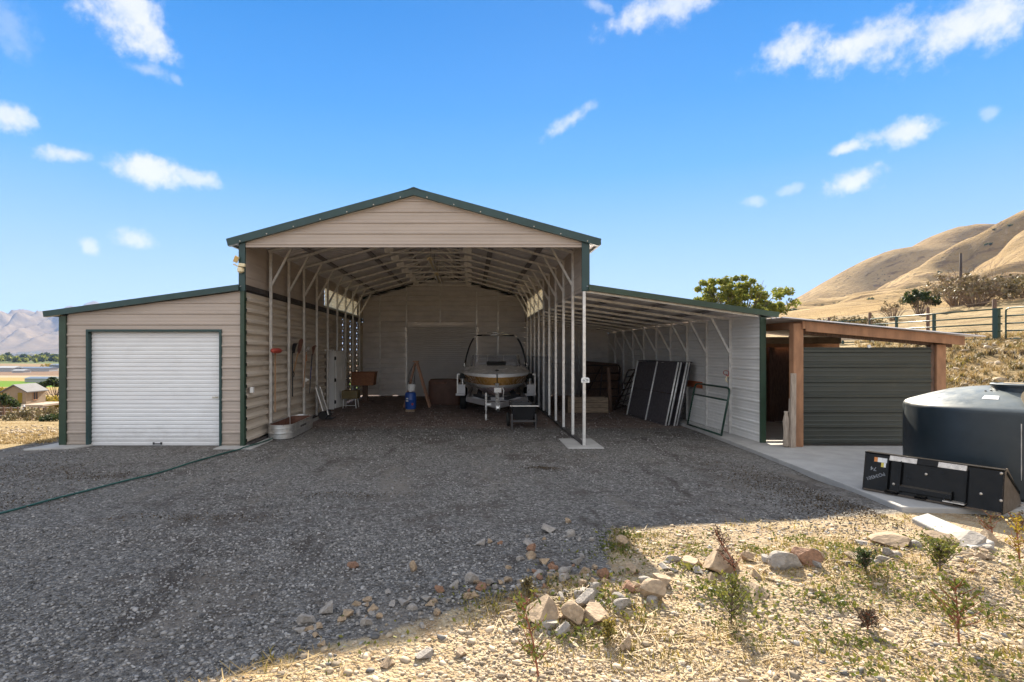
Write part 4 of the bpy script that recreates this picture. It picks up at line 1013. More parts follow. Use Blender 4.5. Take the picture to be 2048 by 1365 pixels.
# yard cart in front of the trailer
ct_ = thing('yard_cart', 'black tub yard cart parked beside the boat trailer tongue', 'cart', (1.36, 13.95, 0))
m = MB()
def rr(x0, x1, y0, y1, z): return [(x0, y0, z), (x1, y0, z), (x1, y1, z), (x0, y1, z)]
m.loft([rr(-.23, .23, .10, .75, .25), rr(-.31, .31, .0, .90, .60), rr(-.33, .33, -.03, .93, .61), rr(-.33, .33, -.03, .93, .63), rr(-.295, .295, .01, .89, .63), rr(-.22, .22, .11, .74, .28)], closed=True)
m.add(rr(-.23, .23, .10, .75, .25), [(3, 2, 1, 0)]); m.add(rr(-.22, .22, .11, .74, .28), [(0, 1, 2, 3)])
m.build('tub', 'black_plastic', ct_, bevel=.01)
m = MB(); m.bar((-.36, -.05, .615), (.36, -.05, .615), .03, .025); m.build('rim_bar', 'galv', ct_)
m = MB(); m.bar((-.30, .06, .22), (.30, .06, .22), .04, .05)
for sg in (-1, 1):
    m.bar((sg*.30, .06, .0), (sg*.30, .10, .40), .035, .035); m.bar((sg*.29, .06, .22), (sg*.22, .85, .20), .035, .035)
m.build('cart_frame', 'dark_steel', ct_)
for sg in (-1, 1):
    m = MB(); m.lathe([(.10, -.04), (.17, -.035), (.19, 0), (.17, .035), (.10, .04)], 22, (sg*.36, .70, .19), axis='x'); w_ = m.build('wheel', 'rubber', ct_, smooth=True, auto=40)
    m = MB(); m.lathe([(.001, -.02), (.10, -.03), (.10, .03), (.001, .02)], 16, (sg*.36, .70, .19), axis='x'); m.build('rim', 'dark_steel', w_)
m = MB(); m.tube([(-.30, .9, .55), (-.28, 1.35, .62), (.28, 1.35, .62), (.30, .9, .55)], .016, 8); m.build('handle', 'dark_steel', ct_)

# ------------------------------------------------------------------ things in and on the barn
WX = XL+.16                                              # inner face of the posts on the left wall
fl = thing('flood_light', 'cream twin-head motion flood light on the green corner trim below the eave', 'flood light', (XL-.02, Y0-.06, 3.72))
m = MB(); m.lathe([(.001, -.09), (.03, -.088), (.068, -.06), (.07, .0), (.06, .03), (.001, .035)], 18, (0, -.03, 0)); m.build('sensor_base', 'cream_plastic', fl, smooth=True, auto=45)
m = MB(); m.prism([(-.03, -.10, .045), (.115, -.12, .03), (.12, -.12, .10), (-.02, -.10, .115)], (0, .07, 0)); m.build('lamp_head', 'cream_plastic', fl, bevel=.012)
m = MB(); m.prism([(-.16, -.05, .085), (-.03, -.07, .03), (-.03, -.07, .05), (-.15, -.05, .115)], (0, .09, 0)); m.build('lamp_bracket', 'cream_plastic', fl, bevel=.008)
m = MB(); m.prism([(-.155, -.06, .15), (-.065, -.09, .115), (-.02, -.07, .24), (-.115, -.04, .29)], (0, .05, 0)); lh = m.build('lamp_head', 'cream_plastic', fl, bevel=.01)
m = MB(); m.prism([(-.145, -.068, .16), (-.07, -.096, .132), (-.032, -.079, .235), (-.112, -.052, .275)], (0, .012, 0)); m.build('lamp_glass', 'amber_glass', lh)
ob = MB(); ob.box(-.03, .035, -.045, .045, -.06, .06); o1 = ob.build('outlet_box', 'white_paint', bevel=.006); o1.location = (XL+.10, 11.78, 1.17)
tag(o1, 'small white outlet box just inside the front left corner of the barn', 'outlet box')
ob = MB(); ob.box(-.02, .03, -.04, .04, -.055, .055); ob.lathe([(.028, .0), (.028, .05), (.001, .06)], 12, (.03, .0, 0), axis='x'); o2 = ob.build('outlet_box', 'white_paint', bevel=.004); o2.location = (WX+.02, Y0+BAY*3-.05, 1.20)
tag(o2, 'white outlet with round cap on the post below the hanging shovels', 'outlet box')

for k, (ya, yb_) in enumerate(((15.95, 18.35), (19.2, 21.6))):
    st = thing('strip_light', ('twin-tube strip light under the ridge, nearer the barn opening', 'twin-tube strip light under the ridge, deeper toward the roll door')[k], 'strip light', (XM+.0, ya, 4.66), group='strip lights under the barn ridge')
    m = MB(); m.prism([(-.03, 0, .075), (.03, 0, .075), (.075, 0, .03), (-.075, 0, .03)], (0, yb_-ya, 0)); m.build('housing', 'cream_plastic', st)
    for sg in (-1, 1):
        m = MB(); m.tube([(sg*.055, .03, .0), (sg*.055, yb_-ya-.03, 0)], .016, 8); tb = m.build('tube', 'white_paint', st, smooth=True)
        m = MB(); m.box(sg*.055-.022, sg*.055+.022, -.012, .03, -.03, .05); m.build('lamp_holder', 'cream_plastic', tb)
    m = MB()
    for q in (.35, yb_-ya-.35): m.tube([(0, q, .07), (0, q, .55)], .006, 5)
    m.build('hanger', 'dark_steel', st)

# warning sign on the front right post
sg_ = thing('warning_sign', 'small white round-topped notice with black lines on the front post', 'sign', (XR-.02+.02, Y0-.04, 1.34))
m = MB(); pts = [(-.085, 0, 0), (.085, 0, 0)]+[(.085-.04+.04*math.cos(t), 0, .07+.04*math.sin(t)) for t in (0, .5, 1.05, 1.57)]+[(-.085+.04+.04*math.cos(t), 0, .07+.04*math.sin(t)) for t in (1.57, 2.1, 2.6, 3.14)]
m.prism(pts, (0, .006, 0)); m.build('sign_plate', 'sticker_white', sg_)
m = MB()
for x0, x1, z in ((-.02, .015, .088), (.005, .062, .066), (-.06, -.015, .066), (-.062, -.005, .042), (.022, .064, .042), (-.05, .05, .02)):
    h_ = .010 if z < .08 and (x1-x0) > .035 and z > .03 and not (x0 == -.06) else .004
    m.box(x0, x1, -.003, -.0012, z-h_/2, z+h_/2)
m.build('sign_lettering', 'ink', sg_)

# tools hung head-up along the left wall
t = thing('push_broom', 'red headed broom with long wooden handle hung on the first wall post', 'broom', (WX+.05, 12.86, .57), group='tools hung on the left wall')
m = MB(); m.tube([(0, 0, 0), (.0, .01, 1.42)], .014, 8); m.build('handle', 'handle_wood', t)
m = MB(); m.loft([[(.07*c*math.cos(a)*1.0+.05, s, 1.44+.06*c*math.sin(a)) for a in [2*math.pi*k/10 for k in range(10)]] for s, c in ((-.34, .35), (-.28, .9), (0, 1.1), (.16, .9), (.22, .4), (.42, .12))], closed=True, caps=True); m.build('head', 'red_plastic', t, smooth=True)
t = thing('scoop_shovel', 'black long shovel hung head-up beside the red broom', 'shovel', (WX+.05, 14.12, .83), group='tools hung on the left wall')
m = MB(); m.tube([(0, 0, 0), (0, 0, 1.16)], .017, 8); m.build('handle', 'black_plastic', t)
m = MB(); m.loft([[(.03, -.05, 1.12), (.05, 0, 1.12), (.03, .05, 1.12)], [(.02, -.12, 1.2), (.06, 0, 1.2), (.02, .12, 1.2)], [(.05, -.16, 1.33), (.10, 0, 1.33), (.05, .16, 1.33)], [(.08, -.17, 1.37), (.12, 0, 1.37), (.08, .17, 1.37)]]); m.v += [(x+.012, y, z) for x, y, z in m.v]; n_ = 12; m.f += [tuple(i+n_ for i in f[::-1]) for f in list(m.f)]; m.mi = [0]*len(m.f)
m.build('blade', 'black_plastic', t, smooth=True)
t = thing('spade', 'short brown spade with a black D grip hung blade-up', 'spade', (WX+.05, 14.15, 1.34), group='tools hung on the left wall')
m = MB(); m.tube([(0, .06, .12), (0, .42, .62)], .016, 8); m.build('handle', 'handle_wood', t)
m = MB(); m.tube([(0, .06, .13), (0, -.02, .09), (0, -.04, 0), (0, .07, 0), (0, .10, .07), (0, .06, .13)], .014, 8); m.build('grip', 'black_plastic', t)
m = MB(); m.loft([[(.0, .40, .58), (.03, .44, .60), (.0, .48, .60)], [(.0, .36, .70), (.05, .50, .70), (.0, .64, .70)], [(.02, .44, .95), (.06, .60, .92), (.02, .74, .86)], [(.03, .60, 1.0), (.05, .66, .98), (.03, .74, .93)]]); m.v += [(x+.01, y, z) for x, y, z in m.v]; m.f += [tuple(i+12 for i in f[::-1]) for f in list(m.f)]; m.mi = [0]*len(m.f)
m.build('blade', 'rust', t, smooth=True)
t = thing('leaf_rake', 'dark fan rake with a blue and black handle hung near the brown doorway', 'rake', (WX+.05, 15.62, .80), group='tools hung on the left wall')
m = MB(); m.tube([(0, 0, 0), (0, .08, .40)], .017, 8, mi=1); m.tube([(0, .08, .40), (0, .16, .75)], .016, 8, mi=0); m.tube([(0, .16, .75), (0, .26, 1.12)], .016, 8, mi=1); m.build('handle', ['handle_blue', 'black_plastic'], t)
m = MB()
for q in range(15):
    a_ = (q-7)/7*.55; p0 = Vector((.02, .25, 1.08)); p1 = Vector((.03, .25+.30*math.sin(a_+.15), 1.08+.26*math.cos(a_))); p2 = p1+Vector((.06, .03*math.sin(a_), .03))
    m.bar(p0, p1, .018, .005, up=(1, 0, 0)); m.bar(p1, p2, .018, .005, up=(0, 0, 1))
m.build('tines', 'rust', t)
t = thing('garden_hoe', 'wooden handled hoe with orange grip hung between spade and fan rake', 'hoe', (WX+.05, 15.05, 1.0), group='tools hung on the left wall')
m = MB(); m.tube([(0, 0, 0), (0, .25, .98)], .014, 8); m.tube([(0, .23, .72), (0, .25, .9)], .02, 8, mi=1); m.build('handle', ['handle_wood', 'orange_board'], t)
m = MB(); m.tube([(0, .25, .98), (.02, .26, 1.08), (.06, .27, 1.10)], .01, 6); m.bar((.06, .19, 1.08), (.06, .35, 1.08), .012, .12); m.build('blade', 'galv_bright', t)

# oval stock tank
t = thing('stock_tank', 'shallow oval galvanised stock tank on the gravel against the left wall', 'stock tank', (-4.36, 13.42, .02), R(1))
def oval(hw, hl, z, n=48):
    out = []
    for k in range(n):
        a_ = 2*math.pi*k/n; c, s = math.cos(a_), math.sin(a_)
        out.append((hw*c, (hl-hw)*(1 if s > 0 else -1 if s < 0 else 0)*min(1, abs(s)*6)+hw*s, z))
    return out
hw, hl = .285, 1.06
prof = [(.0, .0), (.0, .10), (.014, .115), (.014, .135), (.0, .15), (.0, .22), (.012, .232), (.0, .245), (.0, .295), (.012, .30), (.012, .316), (-.006, .316), (-.010, .29), (-.012, .03)]
m = MB(); m.loft([oval(hw+d_, hl+d_, z) for d_, z in prof], closed=True); m.f.append(tuple((len(prof)-1)*48+k for k in range(48))); m.mi.append(1); m.f.append(tuple(range(47, -1, -1))); m.mi.append(0)
for i, f in enumerate(m.f):
    if min(f) >= 48*(len(prof)-2): m.mi[i] = 1
m.build('tank_shell', ['galv_tank', 'rust'], t, smooth=True, auto=40)
m = MB()
for q in range(9):
    y_ = -.25+.055*q; m.box(hw+.001, hw+.0035, y_, y_+(.03 if q % 3 else .04), .16, .21)
m.build('faded_mark', 'dark_steel', t)

t = thing('hand_truck', 'grey hand truck with dark plate leaning beside the doorway', 'hand truck', (-4.28, 16.0, .0))
m = MB()
for q in (-.02, .42): m.tube([(.05, q, .06), (-.22, q, .95)], .02, 8)
m.bar((.0, .2, .25), (-.2, .2, .9), .36, .012, up=(1, 0, 0)); m.tube([(-.22, -.02, .95), (-.25, .2, 1.0), (-.22, .42, .95)], .02, 8); m.build('frame', 'galv', t)
m = MB(); m.box(.02, .26, -.03, .43, .02, .04); m.bar((.10, -.05, .10), (.10, .45, .10), .03); m.build('toe_plate', 'black_plastic', t)
for q in (-.06, .46):
    m = MB(); m.lathe([(.05, -.03), (.12, -.03), (.13, 0), (.12, .03), (.05, .03)], 18, (0, 0, 0), axis='x'); m.v = [(y+.0, x+q, z+.13) for x, y, z in m.v]; m.build('wheel', 'rubber', t)

t = thing('wooden_cabinet', 'orange brown wooden box on a dark pedestal in the back left corner', 'cabinet', (-4.15, 21.6, 0))
m = MB(); m.prism([(-.46, -.28, .66), (.38, -.28, .66), (.44, -.28, 1.16), (-.46, -.28, 1.16)], (0, .6, 0)); bx_ = m.build('box', 'oak', t, bevel=.015)
m = MB(); m.box(-.48, .46, -.30, .34, 1.162, 1.19); m.build('lid', 'oak', bx_, bevel=.01)
m = MB(); m.box(-.08, .10, -.08, .10, .05, .655); m.box(-.3, .3, -.22, .24, .0, .05); m.build('pedestal', 'timber_dark', t)
t = thing('tool_bench', 'small olive bin on thin metal legs in front of the cabinet', 'bench', (-4.22, 19.35, 0))
m = MB(); m.box(-.28, .28, -.2, .3, .33, .62); m.build('bin', 'olive', t, bevel=.03)
for a_, b_ in ((-.2, -.14), (.2, -.14), (-.2, .24), (.2, .24)):
    m = MB(); m.bar((a_, b_, .34), (a_*1.15, b_*1.15, 0), .03); m.build('leg', 'galv', t)
m = MB(); m.bar((-.22, -.155, .10), (.22, -.155, .10), .02); m.build('stretcher', 'galv', t)

bl = MB(); bl.box(-2.14, -1.84, 18.1, 18.45, 0.0, .075)
tag(bl.build('wood_block', 'plank', bevel=.005), 'low wooden block under the blue drum', 'block')
t = thing('plastic_drum', 'blue plastic drum with white label on a wooden block near the ladder', 'drum', (-1.99, 18.27, .076))
m = MB(); m.lathe([(.15, 0), (.175, .015), (.185, .05), (.185, .30), (.19, .31), (.19, .33), (.185, .34), (.185, .50), (.165, .545), (.12, .565), (.06, .57), (.001, .57)], 32); m.build('barrel', 'blue_plastic', t, smooth=True, auto=40)
m = MB(); m.lathe([(.05, .57), (.05, .60), (.001, .605)], 16, (-.0, -.03, 0)); m.build('bung', 'white_paint', t)
m = MB(); lb = [Vector((.187*math.cos(a_), .187*math.sin(a_), z)) for a_ in (R(222), R(232), R(242), R(252)) for z in (.26, .38)]; m.add(lb, [(2*i, 2*i+2, 2*i+3, 2*i+1) for i in range(3)]); m.build('label', 'sticker_white', t)
m = MB(); lb = [Vector((.187*math.cos(a_), .187*math.sin(a_), z)) for a_ in (R(285), R(295), R(305)) for z in (.14, .21)]; m.add(lb, [(2*i, 2*i+2, 2*i+3, 2*i+1) for i in range(2)]); m.build('label', 'red_plastic', t)
t = thing('white_bucket', 'small white bucket standing on top of the blue drum', 'bucket', (-1.97, 18.30, .684))
m = MB(); m.lathe([(.105, 0), (.12, .0), (.14, .19), (.148, .19), (.148, .205), (.132, .205), (.115, .02), (.001, .02)], 24); m.build('pail', 'white_paint', t, smooth=True, auto=40)
m = MB(); m.tube([(-.145, 0, .19), (-.12, .0, .30), (0, 0, .345), (.12, 0, .30), (.145, 0, .19)], .005, 6); m.build('bail', 'dark_steel', t)
t = thing('step_ladder', 'orange brown step ladder standing open in front of the rear roll door', 'ladder', (-1.95, 19.7, 0))
for yy in (-.22, .22):
    m = MB(); m.bar((.03, yy*.7, 1.60), (.50, yy, 0), .045, .075); m.build('rail', 'orange_rail', t)
    m = MB(); m.bar((-.03, yy*.7, 1.58), (-.42, yy, 0), .03, .05); m.build('rear_rail', 'orange_rail', t)
for q in range(5):
    f = .14+.18*q; xx, zz = .03+.47*f, 1.60*(1-f)
    m = MB(); m.box(xx-.06, xx+.03, -.22*(.7+.3*f), .22*(.7+.3*f), zz, zz+.025); m.build('step', 'orange_rail', t)
m = MB(); m.box(-.10, .10, -.17, .17, 1.60, 1.65); m.build('top_cap', 'orange_rail', t, bevel=.01)
m = MB()
for dx_ in (-.10, -.14): m.tube(smooth_path([Vector((-.06, -.17, 1.55)), Vector((dx_-.08, -.2, 1.2)), Vector((dx_-.10, -.22, .9)), Vector((dx_+.04, -.2, .75)), Vector((-.02, -.18, 1.25)), Vector((-.04, -.17, 1.55))]), .008, 6)
tag(m.build('rope', 'rubber'), 'dark looped cord hanging on the left of the step ladder', 'cord'); bpy.data.objects['rope'].location = (-1.95, 19.7, 0)
m = MB(); m.loft([[(x_*s-.0, y_*s, z) for x_, y_ in [(.62*math.copysign(abs(math.cos(a_))**.35, math.cos(a_)), .45*math.copysign(abs(math.sin(a_))**.35, math.sin(a_))) for a_ in [2*math.pi*k/28+.01 for k in range(28)]]] for s, z in ((.97, 0), (1, .04), (1.0, .6), (.98, .85), (.9, .925), (.72, .94))], closed=True, caps=True)
m.cur = 1; m.bar((-.42, -.468, .80), (.10, -.468, .83), .02, .09)
o = m.build('storage_chest', ['brown_shell', 'rust'], smooth=True, auto=40); o.location = (-.97, 20.9, 0)
tag(o, 'bulky reddish brown chest standing left of the boat trailer', 'chest')

# loose sheet panels standing along the right row of posts
for k in range(4):
    y0_ = Y0+BAY*4+.05+k*1.9; y1_ = min(Y1-.15, y0_+1.86)
    m = MB(); m.ribbed((xr_+.05, 0, 0), UY, UZ, (-1, 0, 0), .03, 1.83-.01*k, const(y0_), const(y1_), rib=.015, pitch=.30, phase=.12); m.v += [(x+.012, y, z) for x, y, z in m.v]; n_ = len(m.v)//2; m.f += [tuple(i+n_ for i in f[::-1]) for f in list(m.f)]; m.mi = [0]*len(m.f)
    tag(m.build('wall_sheet', 'sheet_grey'), ('grey metal sheet standing behind the right posts, the one nearest the opening', 'grey metal sheet behind the right posts, second from the opening', 'grey metal sheet behind the right posts, third from the opening', 'grey metal sheet behind the right posts, against the rear wall')[k], 'metal sheet', 'grey sheets behind the right row of posts')

# leaning kennel panels in the lean-to
def kennel(name):
    e = thing(name, '', 'kennel panel')
    return e
base0, base1 = Vector((5.24, 14.72, .0)), Vector((4.92, 17.25, .0))
ux = (base1-base0).normalized(); wlen = (base1-base0).length
top_off = Vector((.36, .04, 1.70)); up_ = top_off.normalized(); hgt = top_off.length
KL = ['dark panel with bright steel uprights leaning outermost in the lean-to', 'second leaning kennel panel, just behind the outermost one', 'third leaning kennel panel of the stack in the lean-to', 'innermost leaning kennel panel, next to the pale wall']
kp0 = None
for k in range(4):
    off_ = Vector((.105*k, -.03*k+.02, 0))
    o0 = base0+off_
    e = thing('kennel_panel', KL[k], 'kennel panel', tuple(o0), group='kennel panels leaning on the lean-to wall')
    P = lambda a_, h_: ux*(a_*wlen)+up_*(h_*hgt)
    m = MB(); nrm_ = ux.cross(up_)
    m.add([P(.01, .02)+nrm_*.0, P(.99, .02), P(.99, .985), P(.01, .985)], [(0, 1, 2, 3)]); m.v += [tuple(Vector(v)+nrm_*.006) for v in m.v]; m.f += [(7, 6, 5, 4)]; m.mi = [0, 0]; m.build('mesh_infill', 'dark_mesh', e)
    for a_ in ((0.0, .48, 1.0), (.03, .45, .985), (0.0, .52, .98), (.04, .5, 1.0))[k]:
        m = MB(); m.tube([P(a_, 0)-nrm_*.0+Vector((-.012, 0, 0)), P(a_, 1.0)+Vector((-.012, 0, 0))], .023, 8); m.build('upright', 'galv_light', e, smooth=True)
    m = MB(); m.tube([P(0, .50), P(1, .50)], .012, 8); m.build('mid_rail', 'gate_brown', e, smooth=True)
    for h_ in (.0, 1.0):
        m = MB(); m.tube([P(0, h_), P(1, h_)], .016, 8); m.build('end_rail', 'dark_mesh', e, smooth=True)

# green walk-through gate leaning on the lean-to wall
e = thing('walk_gate', 'small green tube gate with wire mesh leaning on the pale lean-to wall', 'gate', (5.66, 12.42, .085))
ux2 = Vector((-.03, 1.85, 0)); L2 = ux2.length; ux2.normalize(); up2 = Vector((.22, .03, 1.08)); H2 = up2.length; up2.normalize()
Q = lambda a_, h_: ux2*(a_*L2)+up2*(h_*H2)
m = MB(); m.tube([Q(0, 0), Q(0, .90), Q(.015, .96), Q(.05, .99), Q(.10, 1.0), Q(.90, 1.0), Q(.95, .99), Q(.985, .96), Q(1, .90), Q(1, 0)], .024, 10); m.tube([Q(0, .02), Q(1, .02)], .022, 8); m.build('gate_frame', 'gate_green', e, smooth=True)
m = MB(); m.tube([Q(0, .74), Q(1, .74)], .022, 8); m.build('mid_rail', 'gate_green', e, smooth=True)
m = MB()
for q in range(1, 24): m.tube([Q(q/24, .03), Q(q/24, .73)], .0028, 4)
for q in range(1, 13): m.tube([Q(0, .03+.70*q/13), Q(1, .03+.70*q/13)], .0028, 4)
m.build('wire_mesh', 'galv', e)
m = MB(); m.box(RXO-.085, RXO-.055, 14.42, 15.62, 1.02, 1.19); tag(m.build('orange_board', 'orange_board', bevel=.004), 'orange brown board fixed to the pale wall behind the green gate', 'board')
cw = thing('cable_hook', 'pale hook with red cable on the first lean-to wall post', 'hook', (RXO-.11, 12.84, 1.42))
m = MB(); m.tube([(0, 0, 0), (-.06, 0, -.03), (-.07, 0, -.11), (-.02, 0, -.14)], .014, 8); m.build('hook', 'cream_plastic', cw, smooth=True)
m = MB(); m.tube(smooth_path([Vector((-.03, .0, .0)), Vector((-.10, .05, .06)), Vector((-.05, .1, .12)), Vector((-.03, -.06, .10)), Vector((-.06, -.08, .0)), Vector((-.10, -.1, .05))]), .008, 6); m.build('red_cable', 'red_plastic', cw, smooth=True)

# planter box and dark gates at the back of the lean-to
e = thing('planter_box', 'long low wooden planter box at the back of the lean-to', 'planter box', (3.8, 18.0, .0))
for zz in (.0, .165, .33):
    m = MB(); m.box(-.62, .62, -.22, -.185, zz+.01, zz+.16); m.build('board', 'plank', e, bevel=.004)
    m = MB(); m.box(-.62, .62, .19, .225, zz+.01, zz+.16); m.build('board', 'plank', e, bevel=.004)
for xx in (-.655, .62):
    m = MB(); m.box(xx, xx+.035, -.22, .225, .0, .5); m.build('end_board', 'plank', e, bevel=.004)
m = MB(); m.box(-.62, .62, -.185, .19, .02, .36); m.build('soil', 'dead_leaf', e)
def pipe_gate(loc, d, lean_, w_, h_, nr, label, mt):
    e = thing('pipe_gate', label, 'gate', loc, group='dark gates leaning at the back of the lean-to')
    d = Vector(d).normalized(); l = Vector(lean_); u_ = (Vector((0, 0, 1))*h_+l)
    P_ = lambda a_, q: d*(a_*w_)+u_*q
    m = MB(); m.tube([P_(0, 0), P_(0, .93), P_(.04, 1), P_(.96, 1), P_(1, .93), P_(1, 0), P_(0, 0)], .028, 8); m.build('gate_frame', mt, e, smooth=True)
    for q in range(1, nr+1):
        m = MB(); m.tube([P_(0, q/(nr+1)), P_(1, q/(nr+1))], .02, 8); m.build('gate_rail', mt, e, smooth=True)
    m = MB(); m.bar(P_(.0, .02), P_(.48, .98), .03, .03); m.bar(P_(.5, 0), P_(.5, 1), .04, .03); m.build('gate_brace', mt, e)
pipe_gate((4.05, 20.2, 0), (1, .25, 0), (.25, .6, 0), 1.5, 1.45, 4, 'dark brown pipe gate leaning behind the planter box', 'gate_brown')
pipe_gate((4.85, 18.6, 0), (.55, 1, 0), (.45, -.1, 0), 2.2, 1.35, 5, 'long dark gate leaning by the kennel panels in the back corner', 'gate_brown')
m = MB(); m.bar((4.62, 18.15, 0), (4.56, 18.2, 1.45), .10, .10); tag(m.build('timber_post', 'timber_dark', bevel=.006), 'dark timber post standing in front of the leaning brown gates', 'post')
m = MB(); m.prism([(4.4, 21.5, 0), (5.9, 21.5, 0), (5.9, 22.0, 1.5), (4.6, 22.0, 1.6)], (0, .03, 0)); tag(m.build('plywood_sheet', 'timber_dark'), 'dark plywood sheet leaning at the very back of the lean-to', 'plywood')

# garden hose from the left edge of the yard to the barn
hp_ = [(-7.6, 4.2), (-6.3, 5.9), (-5.8, 6.8), (-5.55, 7.6), (-5.28, 8.4), (-5.02, 9.4), (-4.83, 10.4), (-4.64, 11.2), (-4.50, 11.75), (-4.44, 12.25), (-4.48, 12.45)]
path = smooth_path([Vector((x, y, Gz(x, y)+.022)) for x, y in hp_], 6)
for p_ in path:
    p_.z = Gz(p_.x, p_.y)+.022; p_.x += .02*math.sin(p_.y*3)
    if p_.y > 11.15: p_.z = max(p_.z, .04)
m = MB(); m.tube(path, .014, 8); tag(m.build('garden_hose', 'hose_green', smooth=True), 'green garden hose lying across the gravel toward the stock tank', 'hose')

# ------------------------------------------------------------------ vegetation builders
rng = np.random.default_rng(11)
def leaf_quads(C, size, jitter=.5, flat=0.0, aspect=1.6):
    """one small leaf card (a quad) at each centre"""
    n = len(C); a = rng.normal(size=(n, 3)); a[:, 2] *= (1-flat); a /= np.linalg.norm(a, axis=1)[:, None]+1e-9
    b = rng.normal(size=(n, 3)); b -= a*(a*b).sum(1)[:, None]; b /= np.linalg.norm(b, axis=1)[:, None]+1e-9
    s = size*(1-jitter+2*jitter*rng.random(n))[:, None]
    a = a*s*aspect*.5; b = b*s*.5
    V = np.stack([C-a, C+b*.9, C+a, C-b*.9], 1).reshape(-1, 3)
    return V, np.arange(4*n).reshape(n, 4)
def clump_points(clumps, per):
    P = []
    for (c, r) in clumps:
        n = int(per*max(.3, r[0]*r[1]*r[2])**.66) if not np.isscalar(r) else int(per*r**2)
        r = np.array(r if not np.isscalar(r) else (r, r, r))
        d = rng.normal(size=(n, 3)); d /= np.linalg.norm(d, axis=1)[:, None]
        rad = (rng.random(n)**.45)[:, None]
        P.append(np.array(c)+d*rad*r)
    return np.concatenate(P)
def tree(name, loc, label, cat, height, spread, leaf, mt, per=220, nclump=16, trunk=.16, open_=.35, group=None, crown_lo=.25, bark='bark', seed=1):
    rs_ = np.random.default_rng(seed); global rng; rng = rs_
    e = thing(name, label, cat, loc, group=group)
    m = MB(); tips = []
    m.tube([(0, 0, -.2), (.04*height*.2, 0, height*.25), (.02, .03, height*.45)], [trunk*1.15, trunk, trunk*.8], 8)
    for k in range(nclump):
        a_ = 2*math.pi*(k+rs_.random())/nclump; rr_ = spread*(.25+.75*rs_.random()); zz = height*(crown_lo+.08+(1-crown_lo)*(.86-.42*(rr_/spread)**2)*(.72+.28*rs_.random()))
        tip = Vector((rr_*math.cos(a_), rr_*math.sin(a_), zz)); st = Vector((.02, .02, height*(.18+.25*rs_.random())))
        mid = st.lerp(tip, .5)+Vector((0, 0, -.08*height)); m.tube([st, mid, tip], [trunk*.5, trunk*.3, trunk*.08], 6); tips.append((tip, spread))
    m.build('trunk', bark, e, smooth=True)
    cl = []
    if crown_lo > .3 and nclump > 30:      # a full rounded crown: clumps fill an uneven ellipsoid
        for q in range(nclump*4):
            d = rs_.normal(size=3); d /= np.linalg.norm(d); k_ = .45+.55*rs_.random()**.5; lump = 1+.22*math.sin(3*math.atan2(d[1], d[0])+seed)+.12*math.sin(5*d[2]+2*d[0])
            r = spread*open_*(.45+.6*rs_.random()); cl.append((np.array((0, 0, height*.60))+d*k_*lump*np.array((spread*.92, spread*.92, height*.36)), (r, r, r*.75)))
        tips = []
    for tip, s in tips:
        for q in range(3):
            c = np.array(tip)+rs_.normal(size=3)*np.array((.2, .2, .13))*spread*open_*1.6
            r = spread*open_*(.35+.55*rs_.random()); cl.append((c, (r, r, r*.7)))
    P = clump_points(cl, per); V, F = leaf_quads(P, leaf)
    np_mesh('crown', V, F, mt, parent=e)
    return e
tree('shade_tree', (22.1, 45, Gz(22.1, 45)), 'rounded green-yellow tree rising behind the lean-to roof', 'tree', 5.9, 3.6, .13, 'leaf_tree', per=330, nclump=36, trunk=.13, open_=.15, crown_lo=.34, seed=5)

def shrub(name, x, y, label, h, w, mt, n=26, leaf=.10, per=90, stem='twig', group=None, bare=.4, seed=3, cat='shrub'):
    rs_ = np.random.default_rng(seed); global rng; rng = rs_
    e = thing(name, label, cat, (x, y, Gz(x, y)), group=group); m = MB(); cl = []
    for k in range(n):
        a_ = 2*math.pi*rs_.random(); r_ = w*.5*rs_.random()**.5; hh = h*(1-.45*(2*r_/w)**2)*(.7+.3*rs_.random())
        p0 = Vector((.15*r_*math.cos(a_), .15*r_*math.sin(a_), -.1)); p2 = Vector((r_*math.cos(a_), r_*math.sin(a_), hh)); p1 = p0.lerp(p2, .5)+Vector((0, 0, .12*h))
        m.tube([p0, p1, p2], [.012*h, .008*h, .003*h], 5)
        for q in range(3):
            p3 = p1.lerp(p2, rs_.random())+Vector(rs_.normal(size=3))*.16*w; m.tube([p1.lerp(p2, .3*q), p3], [.005*h, .002*h], 4)
        if rs_.random() > bare:
            r = w*.11*(.6+.8*rs_.random()); cl.append((np.array(p2)-np.array((0, 0, r*.4)), (r, r, r)))
    m.build('stems', stem, e)
    if cl:
        P = clump_points(cl, per); V, F = leaf_quads(P, leaf); np_mesh('leaves', V, F, mt, parent=e)
    return e
for i, a in enumerate([(39.5, 43.0, 'large pale brown brush thicket on the slope below the pole', 2.6, 5.2, 'leaf_sage', 60, .16, 60, .25),
          (42.0, 47.5, 'tall bare-branched bush behind the brush thicket', 3.3, 4.4, 'leaf_sage', 46, .14, 60, .62),
          (36.3, 44.5, 'dark green low bush at the left end of the brush thicket', 2.2, 2.6, 'leaf_dark', 36, .14, 110, .1),
          (34.0, 44.2, 'grey spiky small bush standing alone above the fence', 1.7, 2.4, 'leaf_sage', 34, .1, 40, .6),
          (28.5, 40.5, 'olive scrub beside the far wooden fence post', 1.1, 3.0, 'leaf_olive', 30, .12, 70, .1),
          (46.0, 46.0, 'wide olive brush bank at the far right above the corral', 2.0, 7.0, 'leaf_olive', 60, .18, 60, .1),
          (31.0, 48.0, 'low yellow-green scrub beyond the corral panels', .9, 4.2, 'leaf_olive', 34, .14, 60, .1)]):
    shrub('shrub', a[0], a[1], a[2], a[3], a[4], a[5], a[6], a[7], a[8], bare=a[9], seed=20+i)
